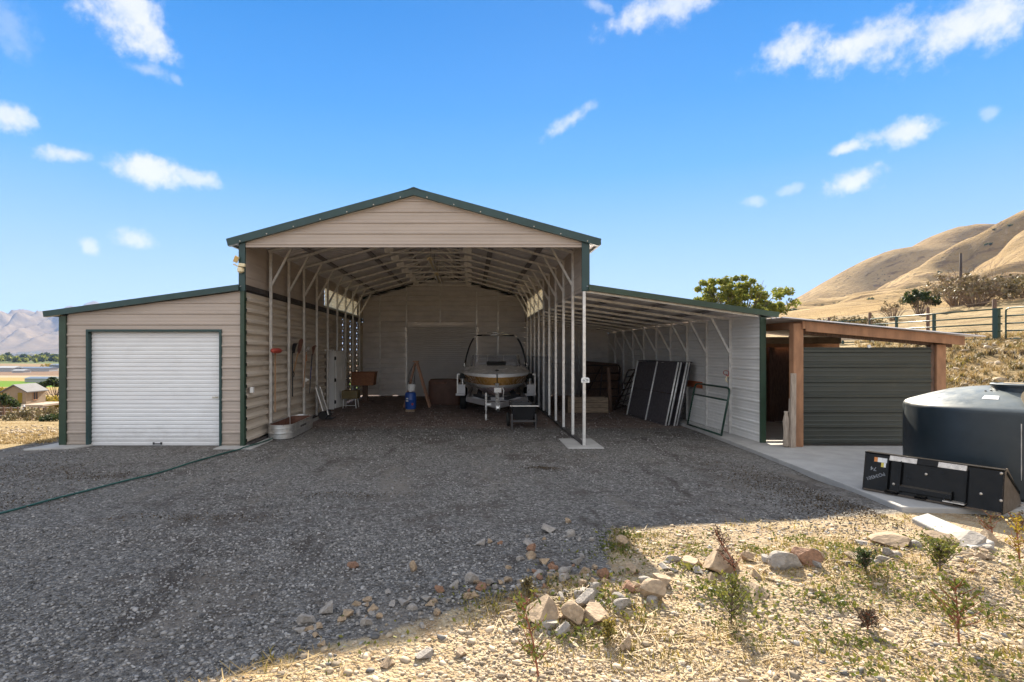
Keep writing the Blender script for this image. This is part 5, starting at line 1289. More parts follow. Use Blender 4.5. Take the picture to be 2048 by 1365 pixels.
# small dark bushes dotted over the hill
rs_ = np.random.default_rng(4); protos = []
for k in range(3):
    rng = np.random.default_rng(50+k)
    cl = [(rng.normal(size=3)*np.array((.9, .9, .25))+np.array((0, 0, .7)), .9) for q in range(6)]
    V, F = leaf_quads(clump_points(cl, 34), .5); protos.append((V, F))
LBH = 'small dark bush on the golden hillside far beyond the corral'
meshes = []
for k, (V, F) in enumerate(protos):
    o = np_mesh('hill_bush', V, F, 'leaf_dark'); meshes.append(o)
hb_pos = [(1520, 615, 300), (1590, 640, 260), (1620, 610, 330), (1650, 606, 350), (1683, 600, 380), (1700, 585, 420), (1758, 583, 230), (1772, 582, 260), (1780, 578, 255), (1800, 570, 265), (1812, 567, 270), (1820, 564, 275), (1815, 540, 520),
          (1880, 522, 560), (1895, 520, 470), (1940, 500, 480), (1975, 468, 590), (1988, 452, 600), (2020, 450, 590), (2032, 458, 560), (1850, 538, 500), (1940, 528, 400), (1997, 540, 330), (2040, 545, 260), (1740, 600, 300), (1960, 560, 260)]
for k, (px, py, Y) in enumerate(hb_pos):
    x = (px-CX)*Y/FPX; src = meshes[k % 3]
    o = src if k < 3 else src.copy()
    if k >= 3: COL.objects.link(o)
    s = (.7+.8*rs_.random())*(.35+Y/900); o.location = (x, Y, Gz(x, Y)-.2); o.scale = (s, s*1.1, s*1.1); o.rotation_euler = (0, 0, rs_.random()*6)
    tag(o, LBH, 'bush', 'dark bushes dotted over the hillside')

# ------------------------------------------------------------------ corral, wooden posts, pole
def corral(y0, y1, label, ups):
    e = thing('corral_panel', label, 'corral panel', (22, y0, Gz(22, y0)), group='green pipe corral panels on the bank')
    zb = [2.50, 2.83, 3.13, 3.44, 3.76]; O = Vector((22, y0, Gz(22, y0)))
    P = lambda y, z: Vector((22, y, z))-O
    for z in zb:
        m = MB(); m.tube([P(y0+(.0 if z > 3.7 or z < 2.6 else .02), z), P(y1-(.18 if z > 3.7 else 0), z)], .030, 8); m.build('rail', 'gate_green', e, smooth=True)
    m = MB(); m.tube(smooth_path([P(y1-.18, 3.76), P(y1-.04, 3.71), P(y1, 3.55), P(y1, 2.5)], 4), .03, 8); m.build('end_bend', 'gate_green', e, smooth=True)
    for yy, w_ in ups:
        m = MB(); m.box(-w_*.3, w_*.3, yy-y0-w_/2, yy-y0+w_/2, 2.38-O.z, 3.78-O.z); m.build('upright', 'gate_green', e)
corral(14.8, 22.6, 'nearest green corral panel at the right edge of the photo', [(14.9, .1), (17.4, .1), (20.0, .1)])
corral(22.75, 30.3, 'middle green corral panel with the thick upright, above the shed roof', [(23.0, .22), (26.1, .13), (28.4, .12)])
corral(30.6, 38.0, 'farthest green corral panel, half hidden behind the shed roof', [(32.5, .12), (35, .12), (37.4, .12)])
WP = [(24.1, 25.3, 1.75, .16), (24.2, 29.1, 1.7, .15), (24.4, 33.6, 1.75, .17), (25.4, 39.0, 1.5, .15), (27.0, 46.0, 1.3, .16), (24.3, 20.5, 1.8, .16)]
wl_ = ['brown wooden fence post right behind the thick green upright', 'brown wooden post between two corral uprights, nearest the shed roof beam', 'stout brown post at the curved end of the middle corral panel', 'short brown post just above the shed roof edge', 'farthest small brown post near the tree', 'brown wooden post at the right edge behind the near corral panel']
wire = MB(); tops = []
for (x, y, h, r_), lb in zip(WP, wl_):
    m = MB(); rz0 = Gz(x, y); m.lathe([(r_*.55, -.3), (r_*.52, h*.5), (r_*.5, h-.02), (r_*.4, h), (.001, h)], 9)
    o = m.build('fence_post', 'timber_dark', smooth=True, auto=40); o.location = (x, y, rz0); tag(o, lb, 'fence post', 'wooden posts behind the corral'); tops.append(Vector((x, y, rz0+h)))
tops.sort(key=lambda v: v.y)
for f in (.08, .35, .62, .9, 1.2):
    pts = []
    for a_, b_ in zip(tops[:-1], tops[1:]):
        for q in range(4):
            t_ = q/4; p_ = a_.lerp(b_, t_); pts.append(p_+Vector((0, 0, -f-.05*math.sin(math.pi*t_))))
    wire.tube(pts+[tops[-1]+Vector((0, 0, -f))], .006, 4)
tag(wire.build('barbed_wire', 'twig'), 'thin wire strands strung along the wooden posts on the bank', 'wire')
px_ = 135.5; e = thing('utility_pole', 'tall bare wooden utility pole on the golden slope', 'pole', (px_, 152, Gz(px_, 152)))
m = MB(); ph_ = 2.01+(702-507)*152/1100-Gz(px_, 152); m.tube([(0, 0, -.5), (0, 0, ph_)], [.36, .27], 10); m.build('shaft', 'pole_wood', e, smooth=True)

# ------------------------------------------------------------------ valley on the left
hx_, hy_ = -42.5, 50.0; hz_ = Gz(-41.2, 51)
ph = thing('playhouse', 'small tan playhouse on stilts with grey roof and a ladder, below the yard', 'playhouse', (hx_, hy_, hz_))
fz = 2.01-(809-702)*50/1100-hz_; ez = 2.01-(783-702)*50/1100-hz_; az_ = 2.01-(771-702)*50/1100-hz_
m = MB(); w_, d_ = 2.1, 2.3
m.prism([(0, 0, fz), (w_, 0, fz), (w_, 0, ez), (w_/2, 0, az_-.03), (0, 0, ez)], (0, d_, 0)); wl_o = m.build('wall', 'playhouse_wall', ph)
for sg in (-1, 1):
    m = MB(); m.prism([(w_/2, -.15, az_), (w_/2+sg*(w_/2+.2), -.15, ez-.12), (w_/2+sg*(w_/2+.2), -.15, ez-.04), (w_/2, -.15, az_+.08)], (0, d_+.3, 0)); m.build('roof', 'playhouse_roof', ph)
m = MB(); m.box(1.35, 1.75, -.02, -.005, fz+.1, fz+1.05); m.build('doorway', 'leaf_yellow', ph)
m = MB(); m.box(w_+.005, w_+.02, .8, 1.3, fz+.35, fz+1.0); wn = m.build('window', 'ink', ph)
m = MB(); m.box(w_+.02, w_+.04, .75, .8, fz+.3, fz+1.05); m.box(w_+.02, w_+.04, 1.3, 1.35, fz+.3, fz+1.05); m.box(w_+.02, w_+.04, 1.03, 1.07, fz+.35, fz+1.0); m.box(w_+.02, w_+.04, .75, 1.35, fz+.27, fz+.35); m.build('window_frame', 'timber', wn)
m = MB(); m.box(-.3, 4.0, -.5, 2.6, fz-.16, fz-.002); m.build('deck', 'timber_weathered', ph)
for a_, b_ in ((0, 0), (1.9, 0), (3.8, 0), (0, 2.4), (1.9, 2.4), (3.8, 2.4)):
    m = MB(); m.box(a_-.07, a_+.07, b_-.07, b_+.07, -.4, fz-.16); m.build('stilt', 'timber_dark', ph)
m = MB()
for sg in (0, .7): m.bar((1.7+sg, -.6, fz), (2.7+sg, -1.2, -.1), .06, .10)
for q in range(5): f = (q+.5)/5; m.bar((1.7+f, -.6-.6*f, fz*(1-f)), (2.4+f, -.6-.6*f, fz*(1-f)), .05, .08)
m.build('ladder', 'white_paint', ph)
m = MB()
for sg in (0, .62): m.bar((.7+sg, -1.3, -.1), (.7+sg, -1.0, fz+1.05), .06, .06)
for q in range(8): m.bar((.7, -1.25+.03*q, .15+.27*q), (1.32, -1.25+.03*q, .15+.27*q), .045, .045)
tag(m.build('wooden_ladder', 'ladder_yellow'), 'yellow wooden ladder frame standing in front of the playhouse', 'ladder'); bpy.data.objects['wooden_ladder'].location = (hx_, hy_, hz_)
for i, (px, py, Y, h, w_, mt, lb, lf) in enumerate([(2, 832, 44, 2.0, 2.2, 'leaf_dark', 'very dark bush at the left edge beside the playhouse', .16), (112, 806, 62, 1.9, 4.2, 'leaf_yellow', 'bright yellow bush right of the playhouse', .18), (96, 806, 66, 1.6, 3.6, 'leaf_yellow', 'smaller yellow bush directly beyond the playhouse deck', .18),
                             (17, 826, 47, 1.3, 1.3, 'leaf_yellow', 'small yellow bush under the playhouse deck', .1), (70, 838, 40, .8, 3.5, 'leaf_olive', 'dry brown weeds along the fence below the playhouse', .1), (108, 832, 38, .5, 1.5, 'leaf_dark', 'low dark green weed clump near the garage corner', .08), (8, 775, 110, 2.5, 4, 'leaf_yellow', 'yellow shrub behind the playhouse roof at the left edge', .25)]):
    x = (px-CX)*Y/FPX; shrub('shrub', x, Y, lb, h, w_, mt, 34, lf, 120, bare=.05, seed=70+i)
x = (112-CX)*70/FPX; tree('dark_tree', (x, 70, Gz(x, 70)), 'dark round evergreen tree beside the garage corner, down the slope', 'tree', 4.3, 1.7, .22, 'leaf_dark', per=260, nclump=14, trunk=.13, open_=.32, crown_lo=.42, seed=9)
fe = thing('wire_fence', 'low wire fence with dark posts along the foot of the slope', 'fence', (-38, 43, Gz(-38, 43)))
O = Vector(fe.location)
fpts = [((-6+14*q-CX)*(41+.35*q)/FPX, 41+.35*q) for q in range(9)]
for (x, y) in fpts:
    m = MB(); m.box(x-.05, x+.05, y-.05, y+.05, Gz(x, y)-.2, Gz(x, y)+.95); m.build('fence_stake', 'timber_dark', fe, off=O)
for zz in (.3, .6, .88):
    m = MB(); m.tube([(x, y, Gz(x, y)+zz) for x, y in fpts], .012, 4); m.build('wire', 'galv', fe, off=O)
# farm buildings on the valley floor
FB = [(75, 768, 235, 11, 7, 2.4, 'far_bluegrey', 'far_white', 'long low farm building with blue-grey roof beyond the playhouse'),
      (95, 766, 236, 5, 5, 2.0, 'far_white', 'far_red', 'small white-roofed red shed at the end of the long farm building'),
      (10, 744, 390, 13, 9, 4.0, 'far_white', 'far_white', 'white farm shed at the left edge of the fields'), (62, 745, 395, 26, 9, 3.4, 'far_bluegrey', 'far_white', 'long white and blue farm shed amid the brown fields'),
      (36, 748, 370, 8, 6, 2.2, 'far_white', 'far_white', 'tiny white shed between the two larger farm sheds'), (118, 733, 470, 16, 10, 4, 'far_bluegrey', 'far_bluegrey', 'grey-blue shed near the trees by the garage post')]
for (px, py, Y, w_, d_, h_, rm, wm, lb) in FB:
    x = (px-CX)*Y/FPX; e = thing('farm_building', lb, 'farm building', (x, Y, Gz(x, Y)-.1))
    m = MB(); m.box(-w_/2, w_/2, 0, d_, 0, h_*.7); m.build('wall', wm, e)
    m = MB(); m.prism([(-w_/2-.3, -.4, h_*.7+.01), (-w_/2-.3, d_+.4, h_*.7+.01), (-w_/2-.3, d_/2, h_)], (w_+.6, 0, 0)); m.build('roof', rm, e)
hs = []
rs_ = np.random.default_rng(8)
for k in range(12):
    Y = 1000+260*rs_.random(); px = 2+10*k+6*rs_.random(); x = (px-CX)*Y/FPX; s = 7+7*rs_.random()
    if k == 0:
        e = thing('town_house', 'pale town house, a speck beyond the valley trees', 'house', group='pale houses beyond the valley trees')
        m = MB(); m.box(-.7, .7, 0, 1, 0, .55); m.build('wall', 'far_white', e); m = MB(); m.prism([(-.75, -.05, .55), (-.75, 1.05, .55), (-.75, .5, .85)], (1.5, 0, 0)); m.build('roof', 'far_white', e)
    else: e = copy_tree(hs[0])
    e.location = (x, Y, Gz(x, Y)); e.scale = (s*1.3, s, s*1.2); hs.append(e)
def wood(name, n, fx, fy, hmin, hmax, mt, leaf, seed):
    global rng; rng = np.random.default_rng(seed); cl = []
    for k in range(n):
        px = fx(rng.random()); Y = fy(rng.random()); x = (px-CX)*Y/FPX; h = hmin+(hmax-hmin)*rng.random(); z = Gz(x, Y)
        for q in range(3): cl.append((np.array((x+h*.3*rng.normal(), Y+h*.3*rng.normal(), z+h*(.25+.5*rng.random()))), (h*.34, h*.34, h*.3)))
    P = clump_points(cl, 12); V, F = leaf_quads(P, leaf); return np_mesh(name, V, F, mt)
tag(wood('treeline', 120, lambda u: -40+300*u, lambda u: 690+190*u, 5, 11, 'leaf_tree', 1.6, 3), kind='stuff')
tag(wood('treeline', 60, lambda u: -40+300*u, lambda u: 700+200*u, 6, 13, 'leaf_dark', 1.6, 4), kind='stuff')
tag(wood('treeline', 26, lambda u: 92+60*u, lambda u: 470+40*u, 2, 5, 'leaf_yellow', .9, 6), kind='stuff')

# ------------------------------------------------------------------ foreground: gravel, rocks, grass, weeds
ico_v = []; t_ = (1+5**.5)/2
for a_, b_ in ((-1, t_), (1, t_), (-1, -t_), (1, -t_)): ico_v += [(a_, b_, 0)]
for a_, b_ in ((-1, t_), (1, t_), (-1, -t_), (1, -t_)): ico_v += [(0, a_, b_)]
for a_, b_ in ((t_, -1), (t_, 1), (-t_, -1), (-t_, 1)): ico_v += [(a_, 0, b_)]
ico_v = np.array(ico_v, float); ico_v /= np.linalg.norm(ico_v[0])
ico_f = np.array([(0, 11, 5), (0, 5, 1), (0, 1, 7), (0, 7, 10), (0, 10, 11), (1, 5, 9), (5, 11, 4), (11, 10, 2), (10, 7, 6), (7, 1, 8), (3, 9, 4), (3, 4, 2), (3, 2, 6), (3, 6, 8), (3, 8, 9), (4, 9, 5), (2, 4, 11), (6, 2, 10), (8, 6, 7), (9, 8, 1)])
def stones(name, X, Y, S, mt, seed, sink=.25, flat=.6):
    r_ = np.random.default_rng(seed); n = len(X)
    var = np.stack([ico_v*(1+.28*(r_.random((12, 1))-.5)*2) for _ in range(24)])
    V = var[r_.integers(0, 24, n)]
    sc = np.stack([1+.5*r_.random(n), .7+.4*r_.random(n), flat*(.7+.6*r_.random(n))], 1)
    V = V*sc[:, None, :]*S[:, None, None]*.5
    a_ = r_.random(n)*2*np.pi; tl = r_.normal(size=n)*.25
    c, s = np.cos(tl)[:, None], np.sin(tl)[:, None]
    x, y, z = V[..., 0], V[..., 1], V[..., 2]; x, z = x*c-z*s, x*s+z*c
    c, s = np.cos(a_)[:, None], np.sin(a_)[:, None]; x, y = x*c-y*s, x*s+y*c
    Z = G(X, Y)+S*flat*(.5-sink)
    V = np.stack([x+X[:, None], y+Y[:, None], z+Z[:, None]], -1).reshape(-1, 3)
    F = (ico_f[None]+12*np.arange(n)[:, None, None]).reshape(-1, 3)
    return tag(np_mesh(name, V, F, mt), kind='stuff')
r_ = np.random.default_rng(21)
def band(n, ylo, yhi, p=1.0):
    """random spots on the yard inside what the wide view covers"""
    y = ylo+(yhi-ylo)*r_.random(n)**p; hw_ = (y*.92+.6)
    x = -hw_+2*hw_*r_.random(n)*1.06
    return x, y
def ok_ground(x, y): return ~((x > 5.0) & (y > 5.6)) & ~((x < XL+.2) & (y > Y0-.1)) & ~((x > 5.6) & (y > Y0-.3)) & (x > -9.2-.3*(y > 9))
x, y = band(42000, 2.75, 6.2); k = ok_ground(x, y) & (G(x, y) > -.3); x, y = x[k], y[k]
k = (np.sin(x*1.1-y*1.9+.8*np.sin(x*2.3))+np.sin(x*2.9+y*1.7)+1.2*r_.normal(size=len(x)) > -.9); x, y = x[k], y[k]; s = .010+.019*r_.random(len(x))**2.4
warm = y < dry_sun_edge(x)+.1*r_.normal(size=len(x))  # past the shadow edge stones take the paler sunlit colour
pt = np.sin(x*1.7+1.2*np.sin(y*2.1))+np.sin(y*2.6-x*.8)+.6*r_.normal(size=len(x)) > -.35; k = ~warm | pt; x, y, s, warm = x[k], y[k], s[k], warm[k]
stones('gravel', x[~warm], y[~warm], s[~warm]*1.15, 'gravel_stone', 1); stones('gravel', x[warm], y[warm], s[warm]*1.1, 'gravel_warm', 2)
x, y = band(26000, 6.0, 12.5); k = ok_ground(x, y); x, y = x[k], y[k]
k = (np.sin(x*.9-y*1.3+.8*np.sin(x*1.7))+np.sin(x*2.1+y*1.1)+r_.normal(size=len(x)) > -.2); x, y = x[k], y[k]; stones('gravel', x, y, .013+.022*r_.random(len(x))**2.8, 'gravel_stone', 3)
x, y = band(520, 2.8, 6.0); k = ok_ground(x, y); x, y = x[k], y[k]
stones('gravel', x, y, .03+.035*r_.random(len(x))**2, 'gravel_stone', 4, sink=.4, flat=.5)
x, y = band(2600, 2.75, 6.4); k = ok_ground(x, y) & (y < dry_sun_edge(x)); x, y = x[k], y[k]
stones('gravel', x, y, .03+.05*r_.random(len(x))**2.2, 'gravel_warm', 14, sink=.42, flat=.45)
x = -4.4+10*r_.random(2500); y = 12.5+8*r_.random(2500)**1.5
stones('gravel', x, y, .02+.02*r_.random(2500)**2, 'gravel_stone', 5)

# rocks: each one its own object, from six shapes
def rock_mesh(seed, mt, rough=.3):
    import bmesh
    bm = bmesh.new(); bmesh.ops.create_icosphere(bm, subdivisions=4, radius=.5); r2 = random.Random(seed)
    pl_ = [(Vector((r2.gauss(0, 1), r2.gauss(0, 1), r2.gauss(0, 1))).normalized(), .20+.17*r2.random()) for _ in range(13)]
    for v in bm.verts:
        for nn, d in pl_:
            k = v.co.dot(nn)
            if k > d: v.co -= nn*(k-d)
        v.co *= 1+.05*mnoise.noise(v.co*4+Vector((seed, 0, 0)))+.035*mnoise.noise(v.co*12+Vector((0, seed, 0)))
    me = bpy.data.meshes.new('rock'); bm.to_mesh(me); bm.free(); me.materials.append(MATS[mt])
    for p in me.polygons: p.use_smooth = True
    try: me.set_sharp_from_angle(angle=R(20))
    except Exception: pass
    return me
RM = [rock_mesh(k, ('rock_tan', 'rock_grey', 'rock_tan', 'rock_rust', 'rock_grey', 'rock_tan')[k]) for k in range(6)]
rk = random.Random(5)
def rock(px, py, wpx, kind, sh=.62, label=None, group=None, lift=0.0, Yf=None):
    Y = Yf or FPX*(CAMH-.03)/(py-CY); x = (px-CX)*Y/FPX
    for _ in range(3): Y = FPX*(CAMH-Gz(x, Y))/(py-CY); x = (px-CX)*Y/FPX
    w_ = wpx*Y/FPX; o = bpy.data.objects.new('rock', RM[kind]); COL.objects.link(o)
    o.scale = (w_*1.45, w_*(.75+.3*rk.random())*1.35, w_*sh*1.7); o.location = (x, Y+w_*.3, Gz(x, Y)+w_*sh*.30+lift); o.rotation_euler = (rk.uniform(-.2, .2), rk.uniform(-.2, .2), rk.uniform(-.5, .5) if label else rk.uniform(0, 6.28))
    tag(o, label or GEN[kind], 'rock', group or 'loose rocks along the edge of the gravel')
    return o
GEN = {0: 'loose tan rock among those edging the gravel', 2: 'loose tan rock among those edging the gravel', 5: 'loose tan rock among those edging the gravel', 1: 'loose grey rock among those edging the gravel', 4: 'loose grey rock among those edging the gravel', 3: 'loose rust brown rock among those edging the gravel'}
BIG = 'large rocks in the weeds of the foreground'
for a in [(1093, 1248, 80, 0, .5, 'large flat tan boulder lying in front of the rock pile'), (1152, 1248, 46, 2, .75, 'rounded tan rock touching the right end of the flat boulder'), (1200, 1246, 60, 5, .45, 'flat tan slab right of the rounded rock in the pile'),
          (1171, 1216, 40, 4, .8, 'upright pinkish grey rock behind the boulder in the pile'), (1250, 1220, 38, 1, .5, 'speckled whitish oval rock right of the pile'), (1256, 1303, 26, 0, .95, 'squarish tan rock alone in front of the pile'),
          (1312, 1200, 48, 2, .65, 'broad tan rock with dark face right of the pile'), (1330, 1174, 40, 5, .6, 'pale leaning slab above the broad tan rock'), (1125, 1277, 30, 4, .9, 'grey rock standing under the flat boulder'), (1100, 1262, 46, 1, .35, 'thin grey slab tucked under the flat boulder'),
          (1390, 1138, 42, 5, .5, 'half buried sandy rock left of the dry bush'), (1452, 1146, 70, 0, .62, 'large tan rock behind the dry reddish weed'), (1500, 1124, 24, 2, .7, 'small rusty rock beside the large weed-hidden rock'), (1580, 1140, 50, 1, .65, 'big grey tan rock in the middle of the right rock line'), (1625, 1132, 46, 3, .7, 'reddish brown rock right behind the big grey tan rock'),
          (1520, 1196, 62, 0, .25, 'long low tan stone lying flat in the weeds'), (1800, 1096, 70, 2, .28, 'long flat orange tan stone leading to the rock heap'), (1900, 1088, 60, 5, .3, 'flat tan stone at the left of the small heap'), (1950, 1096, 60, 4, .35, 'grey flat stone under the small heap of rocks'), (1985, 1086, 40, 0, .5, 'tan stone on top of the small heap at the right'),
          (1720, 1124, 36, 5, .45, 'pale buried stone between the weed and the green plants'), (1245, 1095, 24, 2, .8, 'tan rock on the shadow corner, half in sun'), (1268, 1150, 32, 5, .6, 'flat pale rock just inside the sunlight at the shadow corner'), (1210, 1158, 22, 3, .9, 'upright tan rock at the edge of the shadow'),
          (705, 1138, 24, 3, .5, 'orange brown stone alone on the shaded gravel'), (962, 1092, 18, 4, .7, 'pale greenish stone on the shaded gravel'), (827, 1145, 15, 2, 1.3, 'small upright block on the shaded gravel'), (1137, 1047, 13, 5, .9, 'small pinkish rock at the top of the shaded gravel'), (1216, 1107, 12, 1, .9, 'small round white stone in the shade near the corner'),
          (652, 1230, 28, 4, .8, 'pale rounded rock at the lower left end of the rock line'), (612, 1250, 30, 1, .6, 'two-lobed grey rock at the far lower left of the line'), (947, 1168, 26, 1, .75, 'grey flat-faced rock in the shade above the weeds'), (908, 1180, 18, 4, 1.0, 'dark upright rock at the shadow line'), (775, 1335, 30, 0, .5, 'rusty tan stone near the bottom edge in the sun'),
          (923, 1314, 24, 5, .6, 'pale tan stone in the sunlit gravel at the bottom'), (846, 1322, 36, 4, .5, 'whitish rough stone in the sunlit gravel near the bottom'), (1640, 1120, 20, 2, .7, 'small tan stone beside the reddish brown rock'), (1425, 1165, 25, 0, .6, 'tan stone below the large weed-hidden rock')]:
    rock(a[0], a[1], a[2], a[3], a[4], a[5], BIG)
for k in range(250):
    u = rk.random()
    if k < 105: px = 585+680*u; base = 1272-138*u; py = base+rk.gauss(-10, 20)
    elif k < 160: px = rk.gauss(1195, 75); py = rk.gauss(1195, 32)
    elif k < 225: px = 1280+720*u; py = 1132-40*u+rk.gauss(8, 16)
    else: px = 980+320*u; py = 1060+rk.random()*90
    if py < 1040 or (px > 1700 and py < 1050) or (1190 < px < 1330 and 1040 < py < 1150): continue
    rock(px, py, rk.choice((8, 9, 10, 12, 13, 15, 18, 21, 25)), rk.choice((0, 1, 2, 3, 4, 4, 5, 1)), .42+.3*rk.random())

# dry grass, green ground cover, litter, straw
def blades(name, X, Y, n_per, h, mt, seed, lean_=.5, wdt=.006, curl=.5):
    r2 = np.random.default_rng(seed); n = len(X)*n_per
    bx = np.repeat(X, n_per)+r2.normal(size=n)*.035; by = np.repeat(Y, n_per)+r2.normal(size=n)*.035; bz = G(bx, by)-.005
    a_ = r2.random(n)*2*np.pi; hh = h*(.4+.8*r2.random(n)); ln = lean_*hh*(.3+r2.random(n))
    dxx, dyy = np.cos(a_), np.sin(a_); w = wdt*(.6+.7*r2.random(n))
    sx, sy = -dyy*w, dxx*w
    p = lambda f, k: np.stack([bx+dxx*ln*f**1.6+sx*k, by+dyy*ln*f**1.6+sy*k, bz+hh*(f-curl*.4*f*f)], 1)
    V = np.stack([p(0, -.5), p(0, .5), p(.55, .42), p(.55, -.42), p(1, .08), p(1, -.08)], 1).reshape(-1, 3)
    q = 6*np.arange(n)[:, None]
    F = np.concatenate([q+np.array([[0, 1, 2, 3]]), q+np.array([[3, 2, 4, 5]])])
    return tag(np_mesh(name, V, F, mt), kind='stuff')
def spots(n, f, seed):
    r2 = np.random.default_rng(seed); x = r2.uniform(-5, 6.0, n*6); y = r2.uniform(2.7, 6.6, n*6)
    k = f(x, y) & (np.sin(x*2.3+1.1*np.sin(y*3))+np.sin(y*3.1+x*1.3)+r2.normal(size=n*6)*.7 > .35); return x[k][:n], y[k][:n]
sunny = lambda x, y: (y < dry_sun_edge(x)+.05) & (x < 5.25)
x, y = spots(1300, sunny, 31); blades('dry_grass', x, y, 8, .045, 'straw', 1, .95, .005)
x, y = spots(650, lambda x, y: sunny(x, y) & (y > 3.4), 33); blades('ground_cover', x, y, 8, .06, 'leaf_cover', 2, .7, .009)
# leafy low green mats
r2 = np.random.default_rng(35); C = []
for k in range(62):
    while True:
        cx_, cy_ = r2.uniform(-1.2, 5.2), r2.uniform(3.2, 6.0)
        if sunny(np.array(cx_), np.array(cy_)) and (cy_ > 3.55 or cx_ > 1.5): break
    n = r2.integers(40, 150); rr_ = .08+.16*r2.random(); xx = cx_+r2.normal(size=n)*rr_; yy = cy_+r2.normal(size=n)*rr_*.7
    C.append(np.stack([xx, yy, G(xx, yy)+.01+.05*r2.random(n)], 1))
rng = np.random.default_rng(36); V, F = leaf_quads(np.concatenate(C), .020); tag(np_mesh('ground_cover', V, F, 'leaf_weed'), kind='stuff')
# straw lying flat
n = 1500; x, y = spots(n, sunny, 37); r2 = np.random.default_rng(38); n = len(x); a_ = r2.random(n)*np.pi; l_ = .03+.09*r2.random(n); z = G(x, y)+.012+.02*r2.random(n); ca, sa_ = np.cos(a_)*l_, np.sin(a_)*l_; wx, wy = -np.sin(a_)*.003, np.cos(a_)*.003
dz_ = r2.normal(size=n)*.012
V = np.stack([np.stack([x-ca-wx, y-sa_-wy, z-dz_], 1), np.stack([x-ca+wx, y-sa_+wy, z-dz_], 1), np.stack([x+ca+wx, y+sa_+wy, z+dz_], 1), np.stack([x+ca-wx, y+sa_-wy, z+dz_], 1)], 1).reshape(-1, 3)
tag(np_mesh('straw_litter', V, np.arange(4*n).reshape(n, 4), 'straw'), kind='stuff')
# dark leaf litter by the slab and on the left of the yard
C = []; r2 = np.random.default_rng(40)
for cx_, cy_, sx_, sy_, n in ((4.6, 7.7, .45, 1.0, 2600), (4.95, 6.8, .3, .35, 1100), (-7.9, 9.1, .9, .8, 1700), (-6.6, 7.4, .7, .25, 800), (1.2, 9.35, .16, .06, 260), (-5.9, 8.7, .5, .15, 400), (-3.2, 6.6, .5, .10, 260), (-1.9, 7.6, .6, .08, 220)):
    xx = cx_+r2.normal(size=n)*sx_; yy = cy_+r2.normal(size=n)*sy_; k = ok_ground(xx, yy) & ~(xx > 5.4); xx, yy = xx[k], yy[k]; C.append(np.stack([xx, yy, G(xx, yy)+.008+.02*r2.random(len(xx))], 1))
rng = np.random.default_rng(41); V, F = leaf_quads(np.concatenate(C), .015, flat=.0); tag(np_mesh('leaf_litter', V, F, 'dead_leaf'), kind='stuff')
# meadow tufts left of the garage and on the bank right of the shed
r2 = np.random.default_rng(43)
n = 1500; y = 12+26*r2.random(n)**1.4; x = -y*.875+ (r2.random(n))*(y*.875-9.2)*1.0
k = (x < -9.0); blades('dry_grass', x[k], y[k], 9, .07, 'straw', 5, .8, .016)
n = 2200; x = 11.5+14*r2.random(n); y = x*(.93+.5*r2.random(n)); 
blades('dry_grass', x, y, 9, .22, 'straw', 6, .7, .022)
n = 900; x = 11.5+12*r2.random(n); y = x*(.93+.45*r2.random(n)); k = np.sin(x*1.9+np.sin(y*1.7)*1.3)+np.sin(y*2.3) > .3
blades('ground_cover', x[k], y[k], 14, .16, 'leaf_cover', 7, .6, .024)
n = 700; x = 11.5+12*r2.random(n); y = x*(.93+.45*r2.random(n)); blades('ground_cover', x, y, 12, .20, 'leaf_olive', 17, .8, .026)
n = 420; x = 11.5+12*r2.random(n); y = x*(.93+.45*r2.random(n)); k = np.sin(x*1.3+2)+np.sin(y*1.1+x) > .2; blades('dry_grass', x[k], y[k], 12, .18, 'dead_leaf', 18, .9, .03)
x = 11.3+11*r2.random(260); y = x*(.95+.4*r2.random(260)); stones('bank_stones', x, y, .08+.22*r2.random(260)**2, 'gravel_warm', 8)
x = -10-14*r2.random(300); y = -x*1.05+7*r2.random(300); stones('bank_stones', x, y, .05+.10*r2.random(300)**2, 'gravel_warm', 9)

# single weeds
def weed(px, py, hpx, label, mt, stem, nb, leaf, seed, spread=.35, tilt=0.0, dens=6):
    leaf *= .55; dens = int(dens*1.6); nb = int(nb*1.2)
    global rng; rng = np.random.default_rng(seed); r3 = random.Random(seed)
    Y = FPX*CAMH/(py-CY); x = (px-CX)*Y/FPX; h = hpx*Y/FPX
    e = thing('weed', label, 'weed', (x, Y, Gz(x, Y)), group='weeds standing in the foreground'); m = MB(); C = []
    m.tube([(0, 0, -.03), (tilt*h*.3, 0, h*.4), (tilt*h, .02*h, h)], [.007, .006, .003], 6)
    for k in range(nb):
        f = .12+.85*r3.random(); p0 = Vector((tilt*h*f, 0, h*f)); a_ = r3.random()*6.28; l_ = h*spread*(1.1-f*.7)*(.5+.7*r3.random())
        p1 = p0+Vector((l_*math.cos(a_), l_*math.sin(a_), l_*.9)); m.tube([p0, p0.lerp(p1, .5)+Vector((0, 0, -.08*l_)), p1], [.004, .003, .0015], 5)
        for q in range(dens): t_ = .2+.8*r3.random(); C.append(np.array(p0.lerp(p1, t_))+rng.normal(size=3)*.012)
    for q in range(dens*2): f = .5+.5*r3.random(); C.append(np.array((tilt*h*f, 0, h*f))+rng.normal(size=3)*.014)
    m.build('stem', stem, e); V, F = leaf_quads(np.array(C), leaf, aspect=2.2); np_mesh('leaves', V, F, mt, parent=e)
weed(1078, 1352, 165, 'tall thin red-stemmed weed at the bottom centre', 'leaf_weed', 'weed_stem', 16, .030, 1, .30, -.22)
weed(1475, 1165, 90, 'dry reddish brown weed standing before the large tan rock', 'dead_leaf', 'weed_stem', 22, .022, 2, .34, -.5, 5)
weed(1918, 1290, 130, 'leafy red-stemmed weed at the lower right', 'leaf_weed', 'weed_stem', 22, .035, 3, .45, -.05)
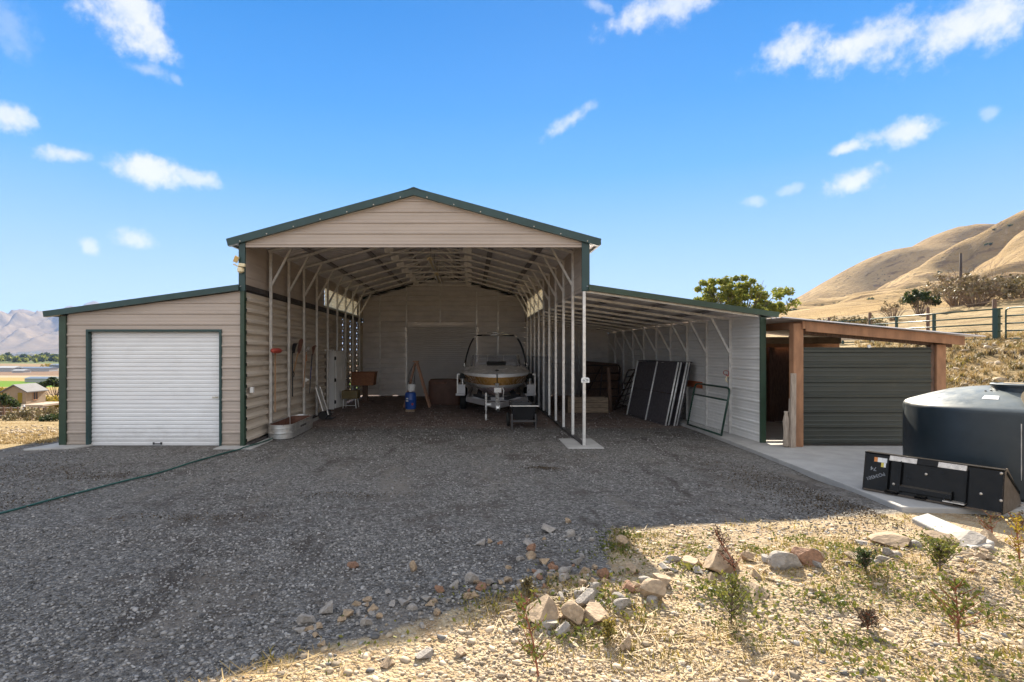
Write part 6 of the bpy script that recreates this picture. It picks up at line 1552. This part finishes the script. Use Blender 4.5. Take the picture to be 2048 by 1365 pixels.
weed(2040, 1130, 90, 'weed with yellow flowers at the right edge above the rocks', 'leaf_yellow', 'weed_stem', 20, .028, 4, .5, -.1)
weed(1462, 1250, 90, 'bushy grey-green weed in front of the long low stone', 'leaf_weed', 'bark', 26, .024, 5, .45, .05, 7)
weed(1880, 1158, 50, 'wide green weed below the small rock heap', 'leaf_weed', 'bark', 30, .030, 6, .9, 0, 8)
weed(1730, 1160, 36, 'dark green spreading weed in the middle right', 'leaf_dark', 'bark', 26, .026, 7, .8, 0, 8)
if 0: weed(1688, 1160, 42, 'smaller bright green weed left of the dark spreading weed', 'leaf_weed', 'bark', 20, .026, 8, .5, 0, 7)
weed(1735, 1262, 34, 'dead brown weed lying in the pale gravel', 'dead_leaf', 'weed_stem', 22, .026, 9, .8, .1, 6)
weed(1215, 1280, 34, 'green feathery weed right of the rock pile', 'leaf_cover', 'bark', 24, .022, 10, .5, .1, 7)
if 0: weed(1300, 1345, 42, 'small green weed near the bottom edge', 'leaf_weed', 'bark', 18, .02, 11, .5, .05, 6)
weed(1060, 1215, 36, 'brown tuft weed beside the flat boulder', 'leaf_olive', 'bark', 22, .024, 12, .6, -.1, 7)
weed(1985, 1075, 44, 'yellow-red seedling at the foot of the bucket', 'leaf_olive', 'weed_stem', 14, .022, 13, .6, -.1, 6)
weed(2035, 1060, 34, 'pale curled weed at the right edge by the bucket', 'leaf_olive', 'weed_stem', 12, .022, 14, .7, .1, 6)
if 0: weed(1800, 1290, 44, 'thin upright green weed in the pale gravel', 'leaf_cover', 'bark', 12, .024, 15, .3, .02, 6)
if 0: weed(1345, 1230, 36, 'light green weed beside the broad tan rock', 'leaf_weed', 'bark', 18, .022, 16, .6, 0, 6)

# ------------------------------------------------------------------ air
HAZE = True
if HAZE:
    m = bpy.data.materials.new('haze_air'); m.use_nodes = True; t = m.node_tree; t.nodes.clear(); q = NG(t)
    o = q.n('ShaderNodeOutputMaterial'); v = q.n('ShaderNodeVolumePrincipled'); v.inputs['Color'].default_value = (.34, .55, 1.0, 1); v.inputs['Density'].default_value = .00007; v.inputs['Anisotropy'].default_value = 0.0
    t.links.new(v.outputs[0], o.inputs['Volume']); MATS['haze_air'] = m
    hz = MB(); hz.box(-9100, 9100, -350, 9100, -15.5, 720); tag(hz.build('haze', 'haze_air'), kind='stuff')
